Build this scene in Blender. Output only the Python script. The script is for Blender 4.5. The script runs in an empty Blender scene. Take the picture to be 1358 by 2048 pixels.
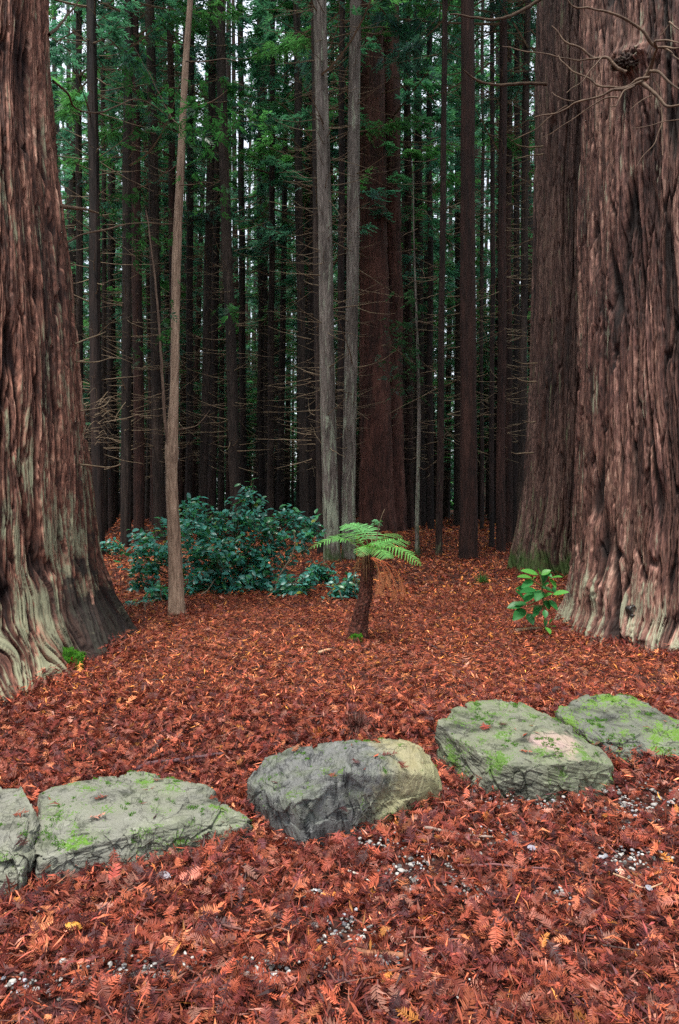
import bpy, bmesh, math, random
import numpy as np
from mathutils import Vector, noise as mnoise

SEED = 11
rng = np.random.default_rng(SEED)
random.seed(SEED)
PI = math.pi
sc = bpy.context.scene
COL = sc.collection

# ------------------------------------------------------------------ camera model
FPX, CX, HY, CAMH = 1365.333, 679.0, 1005.0, 1.5

def at_y(px, py, Y):
    return np.array([(px - CX) / FPX * Y, Y, CAMH - (py - HY) / FPX * Y])

# ------------------------------------------------------------------ noise
_T = np.random.default_rng(5)
_G = _T.normal(size=(256, 3)); _G /= np.linalg.norm(_G, axis=1)[:, None]
_P = _T.permutation(256); _P = np.concatenate([_P, _P, _P])

def gn(x, y, z=0.0):
    x, y, z = np.broadcast_arrays(np.asarray(x, float), np.asarray(y, float), np.asarray(z, float))
    xi, yi, zi = np.floor(x).astype(int), np.floor(y).astype(int), np.floor(z).astype(int)
    xf, yf, zf = x - xi, y - yi, z - zi
    xi &= 255; yi &= 255; zi &= 255
    fade = lambda t: t * t * t * (t * (t * 6 - 15) + 10)
    u, v, w = fade(xf), fade(yf), fade(zf)
    def g(a, b, c):
        h = _P[_P[_P[xi + a] + yi + b] + zi + c]
        q = _G[h]
        return q[..., 0] * (xf - a) + q[..., 1] * (yf - b) + q[..., 2] * (zf - c)
    l = lambda a, b, t: a + t * (b - a)
    return 1.6 * l(l(l(g(0,0,0), g(1,0,0), u), l(g(0,1,0), g(1,1,0), u), v),
                   l(l(g(0,0,1), g(1,0,1), u), l(g(0,1,1), g(1,1,1), u), v), w)

def fbm(x, y, z=0.0, o=4):
    s = 0; a = 1.0; f = 1.0
    for i in range(o):
        s = s + a * gn(np.asarray(x) * f + 17.3 * i, np.asarray(y) * f + 5.1 * i, np.asarray(z) * f)
        a *= .5; f *= 2.03
    return s

def sstep(a, b, x):
    t = np.clip((x - a) / (b - a), 0, 1)
    return t * t * (3 - 2 * t)

# ------------------------------------------------------------------ ground height
LT = (-3.476, 5.9)      # giant trunk on the left
RT = (3.69, 7.0)        # giant trunk on the right
BT = (4.04, 11.0)       # trunk behind it

def ground(X, Y):
    X = np.asarray(X, float); Y = np.asarray(Y, float)
    z = 0.13 * sstep(3.0, 4.6, Y + .35 * np.clip(X, -2, .5)) + 0.02 * np.clip(Y - 4.5, 0, 15.5)
    for (cx, cy), h, r in ((LT, .03, 2.6), (RT, .05, 2.6), (BT, .12, 2.2)):
        d = np.hypot(X - cx, Y - cy)
        z = z + h * np.exp(-(d / r) ** 4)
    near = np.exp(-np.clip(Y - 4, 0, 99) / 25)
    z = z + near * (.035 * gn(X * .9 + 3, Y * .9, 2.) + .018 * gn(X * 2.7, Y * 2.7, 7.))
    z = z + (1 - near) * .22 * gn(X * .09, Y * .09, 4.)
    return z

def hit(px, py, it=60):
    """the ground point seen at a pixel"""
    Y = np.maximum(1.0, CAMH * FPX / np.maximum(np.asarray(py, float) - HY, 3.0))
    for _ in range(it):
        X = (np.asarray(px, float) - CX) / FPX * Y
        Yn = (CAMH - ground(X, Y)) * FPX / np.maximum(np.asarray(py, float) - HY, 3.0)
        Y = .5 * Y + .5 * Yn
    X = (np.asarray(px, float) - CX) / FPX * Y
    return X, Y, ground(X, Y)

# ------------------------------------------------------------------ objects
def tag(o, label=None, cat=None, group=None, kind=None):
    if label: o['label'] = label
    if cat: o['category'] = cat
    if group: o['group'] = group
    if kind: o['kind'] = kind
    return o

def empty(name, loc):
    o = bpy.data.objects.new(name, None)
    o.empty_display_size = .2
    COL.objects.link(o); o.location = [float(v) for v in loc]
    return o

def mesh(name, V, faces, mats, attrs=None, smooth=True):
    """faces: list of (int array (m,k), material index)"""
    me = bpy.data.meshes.new(name)
    V = np.ascontiguousarray(V, np.float32)
    me.vertices.add(len(V)); me.vertices.foreach_set('co', V.ravel())
    loops = np.concatenate([f.ravel() for f, _ in faces]).astype(np.int32)
    tot = np.concatenate([np.full(len(f), f.shape[1], np.int32) for f, _ in faces])
    st = np.concatenate([[0], np.cumsum(tot)[:-1]]).astype(np.int32)
    mi = np.concatenate([np.full(len(f), m, np.int32) for f, m in faces])
    me.loops.add(len(loops)); me.loops.foreach_set('vertex_index', loops)
    me.polygons.add(len(tot)); me.polygons.foreach_set('loop_start', st)
    try: me.polygons.foreach_set('loop_total', tot)
    except Exception: pass
    me.polygons.foreach_set('material_index', mi)
    me.polygons.foreach_set('use_smooth', np.full(len(tot), smooth, bool))
    for m in mats: me.materials.append(m)
    for k, a in (attrs or {}).items():
        a = np.asarray(a, np.float32)
        if a.ndim == 1:
            at = me.attributes.new(k, 'FLOAT', 'POINT'); at.data.foreach_set('value', a)
        else:
            at = me.attributes.new(k, 'FLOAT_VECTOR', 'POINT'); at.data.foreach_set('vector', np.ascontiguousarray(a).ravel())
    me.update(calc_edges=True); me.validate()
    return me

def link(name, me, parent=None, loc=None):
    o = bpy.data.objects.new(name, me); COL.objects.link(o)
    if parent: o.parent = parent
    if loc is not None: o.location = [float(v) for v in loc]
    return o

class Soup:
    """collects vertices, faces per material and point attributes"""
    def __init__(self): self.V = []; self.F = {}; self.n = 0; self.A = {}
    def add(self, V, F, mat=0, **attrs):
        V = np.asarray(V, float).reshape(-1, 3); F = np.asarray(F, int)
        self.V.append(V); self.F.setdefault((mat, F.shape[1]), []).append(F + self.n)
        for k, a in attrs.items():
            a = np.asarray(a, float)
            if k == 'col': a = np.broadcast_to(a, (len(V), 3))
            self.A.setdefault(k, []).append(a)
        self.n += len(V)
    def mesh(self, name, mats, smooth=True, center=None):
        V = np.concatenate(self.V)
        if center is not None: V = V - np.asarray(center, float)
        return mesh(name, V, [(np.concatenate(f), m) for (m, k), f in self.F.items()], mats,
                    {k: np.concatenate(a) for k, a in self.A.items()}, smooth)

def catmull(P, n):
    P = np.asarray(P, float)
    if len(P) < 3:
        t = np.linspace(0, 1, n)[:, None]; return P[0] * (1 - t) + P[-1] * t
    Q = np.vstack([2 * P[0] - P[1], P, 2 * P[-1] - P[-2]])
    t = np.linspace(0, len(P) - 1 - 1e-6, n); i = t.astype(int); f = (t - i)[:, None]
    a, b, c, d = Q[i], Q[i + 1], Q[i + 2], Q[i + 3]
    return .5 * (2 * b + (c - a) * f + (2 * a - 5 * b + 4 * c - d) * f ** 2 + (3 * b - a - 3 * c + d) * f ** 3)

def tube(P, R, sides=6, cap=True):
    P = np.asarray(P, float); n = len(P); R = np.broadcast_to(np.asarray(R, float), (n,))
    T = np.gradient(P, axis=0); T /= np.linalg.norm(T, axis=1)[:, None] + 1e-9
    ref = np.array([0, 0, 1.]) if abs(T[:, 2]).mean() < .8 else np.array([1., 0, 0])
    A = np.cross(T, ref); A /= np.linalg.norm(A, axis=1)[:, None] + 1e-9
    B = np.cross(T, A)
    th = np.arange(sides) / sides * 2 * PI
    V = P[:, None] + R[:, None, None] * (np.cos(th)[None, :, None] * A[:, None] + np.sin(th)[None, :, None] * B[:, None])
    i = np.arange(n - 1)[:, None] * sides; j = np.arange(sides)[None]; k = (j + 1) % sides
    F = np.stack([i + j, i + k, i + sides + k, i + sides + j], -1).reshape(-1, 4)
    V = V.reshape(-1, 3)
    if cap:
        e = len(V); V = np.vstack([V, P[0], P[-1]])
        j = np.arange(sides); k = (j + 1) % sides
        F = np.vstack([F, np.stack([np.full(sides, e), k, j, np.full(sides, e)], -1)[:, [0, 1, 2, 2]],
                       ]) if False else F
    return V, F

def rotz(a):
    c, s = np.cos(a), np.sin(a); o = np.zeros_like(c)
    return np.stack([np.stack([c, -s, o], -1), np.stack([s, c, o], -1), np.stack([o, o, o + 1], -1)], -2)

# ------------------------------------------------------------------ materials
class NT:
    def __init__(self, name):
        self.m = bpy.data.materials.new(name); self.m.use_nodes = True
        self.t = self.m.node_tree; self.t.nodes.clear()
        self.out = self.t.nodes.new('ShaderNodeOutputMaterial')
    def n(self, typ, **kw):
        nd = self.t.nodes.new(typ)
        for k, v in kw.items(): setattr(nd, k, v)
        return nd
    def l(self, a, b): self.t.links.new(a, b)
    def put(self, sock, v):
        if hasattr(v, 'is_linked'): self.l(v, sock)
        else: sock.default_value = (*v, 1) if isinstance(v, tuple) and len(v) == 3 and sock.type == 'RGBA' else v
    def attr(self, name, vec=True):
        a = self.n('ShaderNodeAttribute', attribute_name=name); return a.outputs['Vector' if vec else 'Fac']
    def math(self, op, a, b=0.0, clamp=False):
        m = self.n('ShaderNodeMath', operation=op, use_clamp=clamp); self.put(m.inputs[0], a); self.put(m.inputs[1], b); return m.outputs[0]
    def vmul(self, v, s):
        m = self.n('ShaderNodeVectorMath', operation='MULTIPLY'); self.l(v, m.inputs[0]); m.inputs[1].default_value = s; return m.outputs[0]
    def noise(self, v, scale=1., detail=4., rough=.55, dist=0.):
        q = self.n('ShaderNodeTexNoise'); self.l(v, q.inputs['Vector']); q.inputs['Scale'].default_value = scale
        q.inputs['Detail'].default_value = detail; q.inputs['Roughness'].default_value = rough; q.inputs['Distortion'].default_value = dist
        return q.outputs['Fac']
    def ramp(self, f, stops):
        r = self.n('ShaderNodeValToRGB'); self.l(f, r.inputs[0]); e = r.color_ramp.elements
        while len(e) < len(stops): e.new(.5)
        for i, (p, c) in enumerate(stops):
            e[i].position = p; e[i].color = (*c, 1) if hasattr(c, '__len__') else (c, c, c, 1)
        return r.outputs[0]
    def mix(self, f, a, b, blend='MIX'):
        m = self.n('ShaderNodeMix', data_type='RGBA', blend_type=blend)
        self.put(m.inputs[0], f)
        for s, v in ((m.inputs[6], a), (m.inputs[7], b)):
            if hasattr(v, 'is_linked'): self.l(v, s)
            else: s.default_value = (*v, 1)
        return m.outputs[2]
    def bump(self, h, strength=.5, dist=.01):
        b = self.n('ShaderNodeBump'); b.inputs['Strength'].default_value = strength; b.inputs['Distance'].default_value = dist
        self.l(h, b.inputs['Height']); return b.outputs[0]
    def pbr(self, col, rough=.8, spec=.4, normal=None, transl=0., tcol=None, coat=0.):
        p = self.n('ShaderNodeBsdfPrincipled')
        if hasattr(col, 'is_linked'): self.l(col, p.inputs['Base Color'])
        else: p.inputs['Base Color'].default_value = (*col, 1)
        self.put(p.inputs['Roughness'], rough); self.put(p.inputs['Specular IOR Level'], spec)
        if coat: p.inputs['Coat Weight'].default_value = coat; p.inputs['Coat Roughness'].default_value = .2
        if normal is not None: self.l(normal, p.inputs['Normal'])
        s = p.outputs[0]
        if transl:
            t = self.n('ShaderNodeBsdfTranslucent'); self.put(t.inputs[0], tcol if tcol is not None else col)
            mx = self.n('ShaderNodeMixShader'); mx.inputs[0].default_value = transl
            self.l(s, mx.inputs[1]); self.l(t.outputs[0], mx.inputs[2]); s = mx.outputs[0]
        self.l(s, self.out.inputs[0]); return self.m

def bark_mat(name, cols, furrow, lichen=None, lich_amt=.0, lich_low=0., rough=.8, fine=1., bump=.6, rnd=.35, spec=.35, moss_h=0., foot_dark_h=0., plates=False):
    """barkuv = (arc length, height, plate height 0..1)"""
    t = NT(name); uv = t.attr('barkuv'); s = t.n('ShaderNodeSeparateXYZ'); t.l(uv, s.inputs[0])
    fib = t.noise(t.vmul(uv, (42 * fine, 4.5 * fine, 0)), 1, 6, .72)
    pl = t.noise(t.vmul(uv, (9 * fine, .8 * fine, 0)), 1, 4, .6, .4)
    big = t.noise(t.vmul(uv, (1.3, .5, 0)), 1, 3, .5)
    f = t.math('ADD', t.math('MULTIPLY', fib, .62), t.math('MULTIPLY', pl, .38))
    f = t.math('ADD', f, t.math('MULTIPLY', t.math('SUBTRACT', big, .5), .35))
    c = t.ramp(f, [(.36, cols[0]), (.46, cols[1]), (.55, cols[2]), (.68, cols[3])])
    c = t.mix(t.ramp(s.outputs[2], [(.15, 1.), (.6, 0.)]), c, furrow)  # dark inner bark colour, deepened to paint shade into the furrows
    if plates:
        ti = t.attr('tint', False)
        c = t.mix(1., c, t.ramp(ti, [(.12, (.45, .40, .38)), (.38, (.85, .78, .74)), (.6, (1.15, 1.1, 1.06)), (.85, (1.75, 1.8, 1.8))]), 'MULTIPLY')
        fi2 = t.noise(t.vmul(uv, (130, 7, 0)), 1, 3, .7)
        c = t.mix(1., c, t.ramp(fi2, [(.36, .42), (.5, 1.), (.62, 1.5)]), 'MULTIPLY')
    if lichen:
        ln = t.noise(t.vmul(uv, (11 * fine, 1.5 * fine, 0)), 1, 8, .74, .3)
        lo = t.math('MULTIPLY', t.ramp(s.outputs[1], [(0., 1.), (1., 0.)]), 0.) if not lich_low else \
            t.math('MULTIPLY', t.math('SUBTRACT', 1., t.math('DIVIDE', s.outputs[1], lich_low), True), .13)
        a = t.math('ADD', ln, lo)
        a = t.math('ADD', a, t.math('MULTIPLY', t.math('SUBTRACT', s.outputs[2], .6), .22))
        k = t.ramp(a, [(.66 - lich_amt, 0.), (.76 - lich_amt, 1.)])
        c = t.mix(t.math('MULTIPLY', k, .85), c, lichen)
    if foot_dark_h:  # blackish mottling towards the foot, on the right flank only
        ch = t.math('ADD', t.noise(t.vmul(uv, (3.5, 2.2, 0)), 1, 6, .65), t.math('MULTIPLY', t.math('SUBTRACT', 1., t.math('DIVIDE', s.outputs[1], foot_dark_h)), .25))
        c = t.mix(t.math('MULTIPLY', t.ramp(ch, [(.54, 0.), (.62, .92)]), t.ramp(s.outputs[0], [(.55, 0.), (.95, 1.)])), c, (.014, .011, .010))
    if moss_h:
        mm = t.math('ADD', t.noise(t.vmul(uv, (5, 2.5, 0)), 1, 5, .6),
                    t.math('MULTIPLY', t.math('SUBTRACT', 1., t.math('DIVIDE', s.outputs[1], moss_h)), .28))
        c = t.mix(t.ramp(mm, [(.55, 0.), (.72, .9)]), c, (.035, .07, .012))
    if rnd:
        oi = t.n('ShaderNodeObjectInfo')
        hs = t.n('ShaderNodeHueSaturation'); t.l(c, hs.inputs['Color'])
        t.l(t.math('ADD', 1 - rnd / 2, t.math('MULTIPLY', oi.outputs['Random'], rnd)), hs.inputs['Value'])
        c = hs.outputs[0]
    h = t.math('ADD', t.math('MULTIPLY', fib, .6), t.math('MULTIPLY', pl, 1.))
    return t.pbr(c, rough, spec, t.bump(h, bump, .02))

def leaf_mat(name, rough=.4, spec=.5, transl=.3, gain=(1, 1, 1), tgain=(1.6, 2.0, .8), rnd=0., coat=0.):
    t = NT(name); c = t.attr('col')
    if rnd:
        oi = t.n('ShaderNodeObjectInfo')
        hs = t.n('ShaderNodeHueSaturation'); t.l(c, hs.inputs['Color'])
        t.l(t.math('ADD', 1 - rnd / 2, t.math('MULTIPLY', oi.outputs['Random'], rnd)), hs.inputs['Value']); c = hs.outputs[0]
    c = t.mix(1., c, gain, 'MULTIPLY') if gain != (1, 1, 1) else c
    tc = t.mix(1., c, tgain, 'MULTIPLY')
    return t.pbr(c, rough, spec, None, transl, tc, coat)

M = {}
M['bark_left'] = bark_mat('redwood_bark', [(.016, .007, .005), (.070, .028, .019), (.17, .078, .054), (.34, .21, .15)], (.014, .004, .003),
                          (.24, .25, .16), .042, 2.4, fine=1.0, rnd=0, foot_dark_h=.9, plates=True)
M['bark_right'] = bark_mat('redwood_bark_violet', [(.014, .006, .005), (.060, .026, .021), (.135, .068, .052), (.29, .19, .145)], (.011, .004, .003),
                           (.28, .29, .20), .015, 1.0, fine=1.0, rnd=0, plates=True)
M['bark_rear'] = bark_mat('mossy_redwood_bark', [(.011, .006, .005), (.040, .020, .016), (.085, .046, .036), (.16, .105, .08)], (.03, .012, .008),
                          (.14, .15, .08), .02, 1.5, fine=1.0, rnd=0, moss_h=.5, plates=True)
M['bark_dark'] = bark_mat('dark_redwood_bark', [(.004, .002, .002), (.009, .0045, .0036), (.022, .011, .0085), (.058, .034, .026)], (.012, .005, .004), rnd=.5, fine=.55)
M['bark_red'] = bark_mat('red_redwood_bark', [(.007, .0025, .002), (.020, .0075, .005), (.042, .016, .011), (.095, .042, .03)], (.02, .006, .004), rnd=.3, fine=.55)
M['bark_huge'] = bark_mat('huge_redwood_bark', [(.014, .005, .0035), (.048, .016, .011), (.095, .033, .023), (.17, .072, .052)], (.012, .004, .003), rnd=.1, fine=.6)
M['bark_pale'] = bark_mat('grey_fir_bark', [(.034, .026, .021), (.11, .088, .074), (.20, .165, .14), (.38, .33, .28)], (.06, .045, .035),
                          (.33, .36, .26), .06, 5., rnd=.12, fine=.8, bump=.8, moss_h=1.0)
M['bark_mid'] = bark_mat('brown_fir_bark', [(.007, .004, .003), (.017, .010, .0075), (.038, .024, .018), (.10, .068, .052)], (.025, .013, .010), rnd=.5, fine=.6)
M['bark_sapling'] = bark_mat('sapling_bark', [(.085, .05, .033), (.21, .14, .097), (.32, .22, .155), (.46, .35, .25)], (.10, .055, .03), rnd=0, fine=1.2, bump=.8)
t = NT('dead_wood'); g = t.n('ShaderNodeNewGeometry')
M['deadwood'] = t.pbr(t.ramp(t.noise(g.outputs['Position'], 14, 4, .6), [(.3, (.06, .035, .024)), (.7, (.17, .11, .07))]), .75, .3)
t = NT('pale_dead_twig'); g = t.n('ShaderNodeNewGeometry')
M['twig'] = t.pbr(t.ramp(t.noise(g.outputs['Position'], 5, 3, .6), [(.3, (.10, .07, .045)), (.7, (.26, .19, .12))]), .75, .3)
M['needle'] = leaf_mat('conifer_needles', .42, .5, .5, rnd=.35, tgain=(1.7, 2.0, 1.2))
M['shrub'] = leaf_mat('shrub_leaves', .34, .7, .25)
M['glossy'] = leaf_mat('glossy_leaves', .42, .3, .3)
M['fern'] = leaf_mat('fern_fronds', .6, .25, .35)
M['litter'] = leaf_mat('fallen_redwood_leaves', .55, .25, .12, tgain=(1.2, .9, .7))
t = NT('wood_col'); M['woodcol'] = t.pbr(t.attr('col'), .7, .35)
t = NT('moss'); M['moss'] = t.pbr(t.attr('col'), .9, .2, None, .2, (.12, .35, .02))

# ------------------------------------------------------------------ ground sheet
def build_ground():
    ys = np.concatenate([np.linspace(-150, -1, 14), np.arange(-.5, 1.5, .25), np.arange(1.5, 6, .035), np.arange(6, 12, .07), np.arange(12, 30, .25), np.arange(30, 90, 1.5), np.linspace(95, 600, 22)])
    xs = np.concatenate([np.linspace(-600, -60, 14), np.linspace(-55, -12, 22), np.arange(-11, -4, .25), np.arange(-4, 4.0001, .045), np.arange(4.25, 11.1, .25), np.linspace(12, 55, 22), np.linspace(60, 600, 14)])
    X, Y = np.meshgrid(xs, ys); Z = ground(X, Y) + .012 * gn(X * 9, Y * 9, 1.) + .008 * gn(X * 23, Y * 23, 2.)
    ny, nx = X.shape; idx = np.arange(nx * ny).reshape(ny, nx)
    F = np.stack([idx[:-1, :-1], idx[:-1, 1:], idx[1:, 1:], idx[1:, :-1]], -1).reshape(-1, 4)
    t = NT('forest_floor'); g = t.n('ShaderNodeNewGeometry'); P = g.outputs['Position']
    fine = t.noise(t.vmul(P, (45, 70, 45)), 1, 4, .7); mid = t.noise(t.vmul(P, (9, 14, 9)), 1, 4, .65); big = t.noise(t.vmul(P, (.8, .8, .8)), 1, 3, .5)
    f = t.math('ADD', t.math('MULTIPLY', fine, .6), t.math('MULTIPLY', mid, .4))
    c = t.ramp(f, [(.34, (.010, .004, .005)), (.48, (.04, .012, .009)), (.6, (.11, .030, .015)), (.74, (.24, .08, .035))])
    c = t.mix(t.math('MULTIPLY', big, .35), c, (.05, .018, .012))
    m = t.pbr(c, .75, .3, t.bump(f, .8, .03))
    o = link('forest_floor', mesh('forest_floor', np.stack([X, Y, Z], -1).reshape(-1, 3), [(F, 0)], [m]))
    tag(o, 'red brown forest floor covered in fallen redwood needles', 'ground', kind='structure')
build_ground()

# ------------------------------------------------------------------ giant trunks
def vor(u, z, seed):
    sh = int(seed * 37) % 200
    gx, gz = np.floor(u).astype(int), np.floor(z).astype(int)
    f1 = np.full(u.shape, 9.); f2 = f1.copy(); rid = np.zeros(u.shape); ox = np.zeros(u.shape)
    for di in (-1, 0, 1):
        for dj in (-1, 0, 1):
            i, j = gx + di, gz + dj
            h = _P[_P[(i + sh) & 255] + (j & 255)]; h2 = _P[h + 77]; h3 = _P[h2 + 31]
            dx = i + .1 + .8 * h / 255. - u; dz = j + .05 + .9 * h2 / 255. - z
            dd = np.sqrt(dx * dx + .55 * dz * dz)
            m = dd < f1
            f2 = np.where(m, f1, np.minimum(f2, dd)); rid = np.where(m, h3 / 255., rid); ox = np.where(m, dx, ox); f1 = np.where(m, dd, f1)
    return f2 - f1, rid, ox

def giant_trunk(name, cxy, prof, mat, parent, seed, nth=1050, nz=640, top=9.5, depth=.05, lobes=.10, twist=0.0, wobble=1., rscale=1., bulge=(), ztop2=16.):
    cx, cy = cxy; z0 = float(ground(cx, cy)) - .35
    ang = math.atan2(-cy, -cx)                       # towards the road
    s = np.linspace(-1, 1, nth); th = ang + PI * (.62 * s + .38 * s ** 5)
    z = np.concatenate([np.linspace(0, top, nz), np.linspace(top + .2, ztop2, 14)]) + z0
    TH, Z = np.meshgrid(th, z)
    zs, rs = zip(*prof); rs = np.array(rs) * rscale
    R0 = np.interp(Z, zs, rs)
    rm = 1.2
    dth = TH - ang
    hb = np.clip(Z - z0 - .3, 0, None)
    low = np.exp(-hb / .9)
    U = dth * rm; 
    U = U + twist * hb
    # buttresses
    c3, s3 = np.cos(TH), np.sin(TH)
    but = gn(c3 * 2.2 + seed, s3 * 2.2, Z * .12) * 1.0 + .6 * gn(c3 * 5 + seed, s3 * 5, Z * .22)
    Rb = R0 * (1 + but * (lobes * .35 + lobes * low))
    wob = .055 * gn(U * 1.2 + seed, Z * .40, 1.) + (.02 + .05 * low) * gn(U * 3.2, Z * .9, seed) + (.10 * low + .004) * gn(U * 2.4, Z * 1.5, 3. + seed) + .05 * low * gn(U * 6, Z * 3., seed)
    u = U + wob * wobble
    u2 = u + .006 * gn(u * 20 + 3, Z * 4.5, seed * 1.3) + .003 * gn(u * 55, Z * 11, seed * .3)
    f1 = np.abs(gn(u2 * 4.4, Z * .26 + seed, seed * 1.7)); f2 = np.abs(gn(u2 * 8.5 + 9, Z * .45, seed * 2.1)); f3 = np.abs(gn(u2 * 19, Z * 1.3, seed * .7))
    br = sstep(-.25, .12, gn(u * 3., Z * .9, seed + 21.))        # furrows fade in and out along their length
    p1 = 1 - (1 - sstep(.02, .15, f1)) * (.5 + .5 * br); p2 = 1 - (1 - sstep(.015, .14, f2)) * (.15 + .85 * br); p3 = sstep(0, .22, f3)
    e1, i1, o1 = vor(u2 / .070 + .16 * gn(u2 * 9, Z * 2.2, seed), Z / 1.05 + .25 * gn(u2 * 14, Z * 1.2, 3.), seed)
    e2, i2, o2 = vor(u2 / .030 + .16 * gn(u2 * 25, Z * 5, seed + 1), Z / .46 + .35 * gn(u2 * 30, Z * 3, 5.), seed + 3.)
    g1 = sstep(.03, .12, e1 + .05 * gn(u2 * 60, Z * 14, 2.)); g2 = sstep(.03, .15, e2)
    fib = .05 * gn(u2 * 60, Z * 5., seed) + .06 * gn(u2 * 120, Z * 11., seed + 2.)
    plate = 1.15 * p1 + .45 * p2 + .62 * g1 + .42 * i1 + .30 * (i1 - .4) * o1 + .20 * g2 + .20 * i2 + fib
    D = depth * (plate - 1.5 + .7 * gn(u * 2.1, Z * .5, seed + 8.))
    D = D * (1 + .25 * low)
    strips = i1
    R = Rb + D - depth * .6
    for (bz, bth, br, ba) in bulge:
        R = R + ba * (1 + .7 * gn(TH * 16, Z * 20, 3.) + .4 * gn(TH * 40, Z * 45, 5.)) * np.exp(-(((Z - bz) / br) ** 2 + ((dth - bth) * rm / br) ** 2))
    X = cx + R * c3; Y = cy + R * s3
    ny, nx = X.shape; idx = np.arange(nx * ny).reshape(ny, nx)
    F = np.stack([idx[:-1, :-1], idx[:-1, 1:], idx[1:, 1:], idx[1:, :-1]], -1).reshape(-1, 4)
    base = np.array([cx, cy, float(ground(cx, cy))])
    V = np.stack([X, Y, Z], -1).reshape(-1, 3) - base
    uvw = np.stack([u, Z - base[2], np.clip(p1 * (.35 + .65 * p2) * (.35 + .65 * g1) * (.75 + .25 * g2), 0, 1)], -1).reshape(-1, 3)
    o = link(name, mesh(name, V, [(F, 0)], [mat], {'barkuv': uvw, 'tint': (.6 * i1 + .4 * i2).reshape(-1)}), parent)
    return o

def limb(parent, name, pts, Y, rpx, mat, base, sides=7, n=None, taper=.35, rev=False, jit=.012):
    """a dead branch: pixel path with a depth for each end (or each point)"""
    pts = np.asarray(pts, float)
    Ys = np.linspace(Y[0], Y[-1], len(pts)) if len(Y) == 2 else np.asarray(Y, float)
    P = np.array([at_y(a, b, d) for (a, b), d in zip(pts, Ys)])
    n = n or 8 * len(P)
    C = catmull(P, n)
    tt = np.linspace(0, 1, n)
    C = C + jit * np.stack([gn(C[:, 0] * 6, C[:, 2] * 6, k * 9.1) for k in range(3)], -1)
    r = rpx / FPX * Ys.mean() * ((1 - tt) * taper + tt if not rev else 1 - tt * (1 - taper))
    r = r * (1 + .22 * gn(tt * n * .45, 3.3 + rpx, pts[0, 0] * .1))
    V, F = tube(C, np.maximum(r, .0015), sides)
    S = Soup(); S.add(V, F)
    return link(name, S.mesh(name, [mat], center=base), parent)

# left giant
base = np.array([*LT, float(ground(*LT))])
left = tag(empty('redwood_tree', base), 'giant reddish redwood trunk with grey green lichen at the left edge', 'tree', 'giant redwoods framing the clearing')
kx = 6.45 / 6.1
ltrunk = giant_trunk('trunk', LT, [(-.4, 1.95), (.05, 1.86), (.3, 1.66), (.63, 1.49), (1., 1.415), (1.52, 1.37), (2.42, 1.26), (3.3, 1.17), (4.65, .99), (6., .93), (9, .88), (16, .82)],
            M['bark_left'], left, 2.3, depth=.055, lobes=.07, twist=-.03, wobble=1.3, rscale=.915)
for pts, Yd, r in (([(165, -5), (132, 35), (100, 70)], (7.6, 6.9), 3.2),
                   ([(345, 240), (280, 200), (200, 225), (150, 215), (135, 185), (105, 160)], (8.2, 6.9), 2.4),
                   ([(197, 426), (165, 417), (118, 414)], (7.4, 6.8), 4.6),
                   ([(350, 448), (275, 446), (240, 452), (165, 470), (122, 488)], (8.4, 6.8), 2.2),
                   ([(240, 926), (232, 932), (210, 935), (160, 930)], (7.4, 6.6), 1.8),
                   ([(212, 664), (185, 672), (150, 688)], (7.2, 6.7), 1.8),
                   ([(222, 715), (190, 724), (152, 724)], (7.2, 6.7), 1.6),
                   ([(221, 795), (205, 812), (160, 822)], (7.2, 6.7), 1.3)):
    limb(left, 'dead_branch', pts, (Yd[0] - .6, Yd[1] - .7), r, M['twig'] if r < 2 else M['deadwood'], base)
S = Soup()     # dry tangle of thin twigs at the edge of the trunk
for i in range(34):
    a = at_y(165 + rng.uniform(0, 40), 850 + rng.normal(0, 26), 6.1)
    k = rng.normal(0, .05, 3)
    P = np.array([a, a + [rng.uniform(.02, .07), .05, rng.uniform(.0, .08)] + k * .3, a + [rng.uniform(.05, .14), .1, rng.uniform(-.05, .05)] + k])
    V, F = tube(catmull(P, 9), np.linspace(.0025, .0008, 9), 4); S.add(V, F)
link('dead_twigs', S.mesh('dead_twigs', [M['twig']], center=base), left)

def on_surface(o, px, py):
    bpy.context.evaluated_depsgraph_get().update()
    M_ = Vector(o.parent.location) if o.parent else Vector(o.location)
    org = Vector((0, 0, CAMH)); d = Vector(((px - CX) / FPX, 1, -(py - HY) / FPX)).normalized()
    ok, loc, nor, _ = o.ray_cast(org - M_, d)
    return np.array(loc + M_) if ok else None

def moss_mound(name, parent, c, r, base, n=2500, flat=.45, toward=(0, -1, .25)):
    bm = bmesh.new(); bmesh.ops.create_icosphere(bm, subdivisions=4, radius=1)
    V = np.array([v.co for v in bm.verts]); F = np.array([[v.index for v in f.verts] for f in bm.faces]); bm.free()
    f = 1 + .5 * fbm(V[:, 0] * 2 + c[0], V[:, 1] * 2, V[:, 2] * 2 + r[0], 4)
    W = V * f[:, None] * np.array(r) + c
    S = Soup(); col = np.array([.045, .15, .012])
    S.add(W, F, 0, col=col * .6)
    idx = rng.integers(0, len(V), n); nrm = V[idx]
    p = W[idx]; d = nrm + rng.normal(0, .6, (n, 3)); d /= np.linalg.norm(d, axis=1)[:, None]
    sd = np.cross(d, rng.normal(size=(n, 3))); sd /= np.linalg.norm(sd, axis=1)[:, None]
    L = rng.uniform(.006, .016, (n, 1)); w = .0022
    T = np.stack([p - sd * w, p + sd * w, p + d * L], 1).reshape(-1, 3)
    cc = np.repeat(np.array([.08, .28, .015]) * rng.uniform(.5, 1.5, (n, 1)) * np.array([1, 1, 1]), 3, 0)
    S.add(T, np.arange(n * 3).reshape(-1, 3), 0, col=cc)
    return link(name, S.mesh(name, [M['moss']], center=base), parent)
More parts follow.
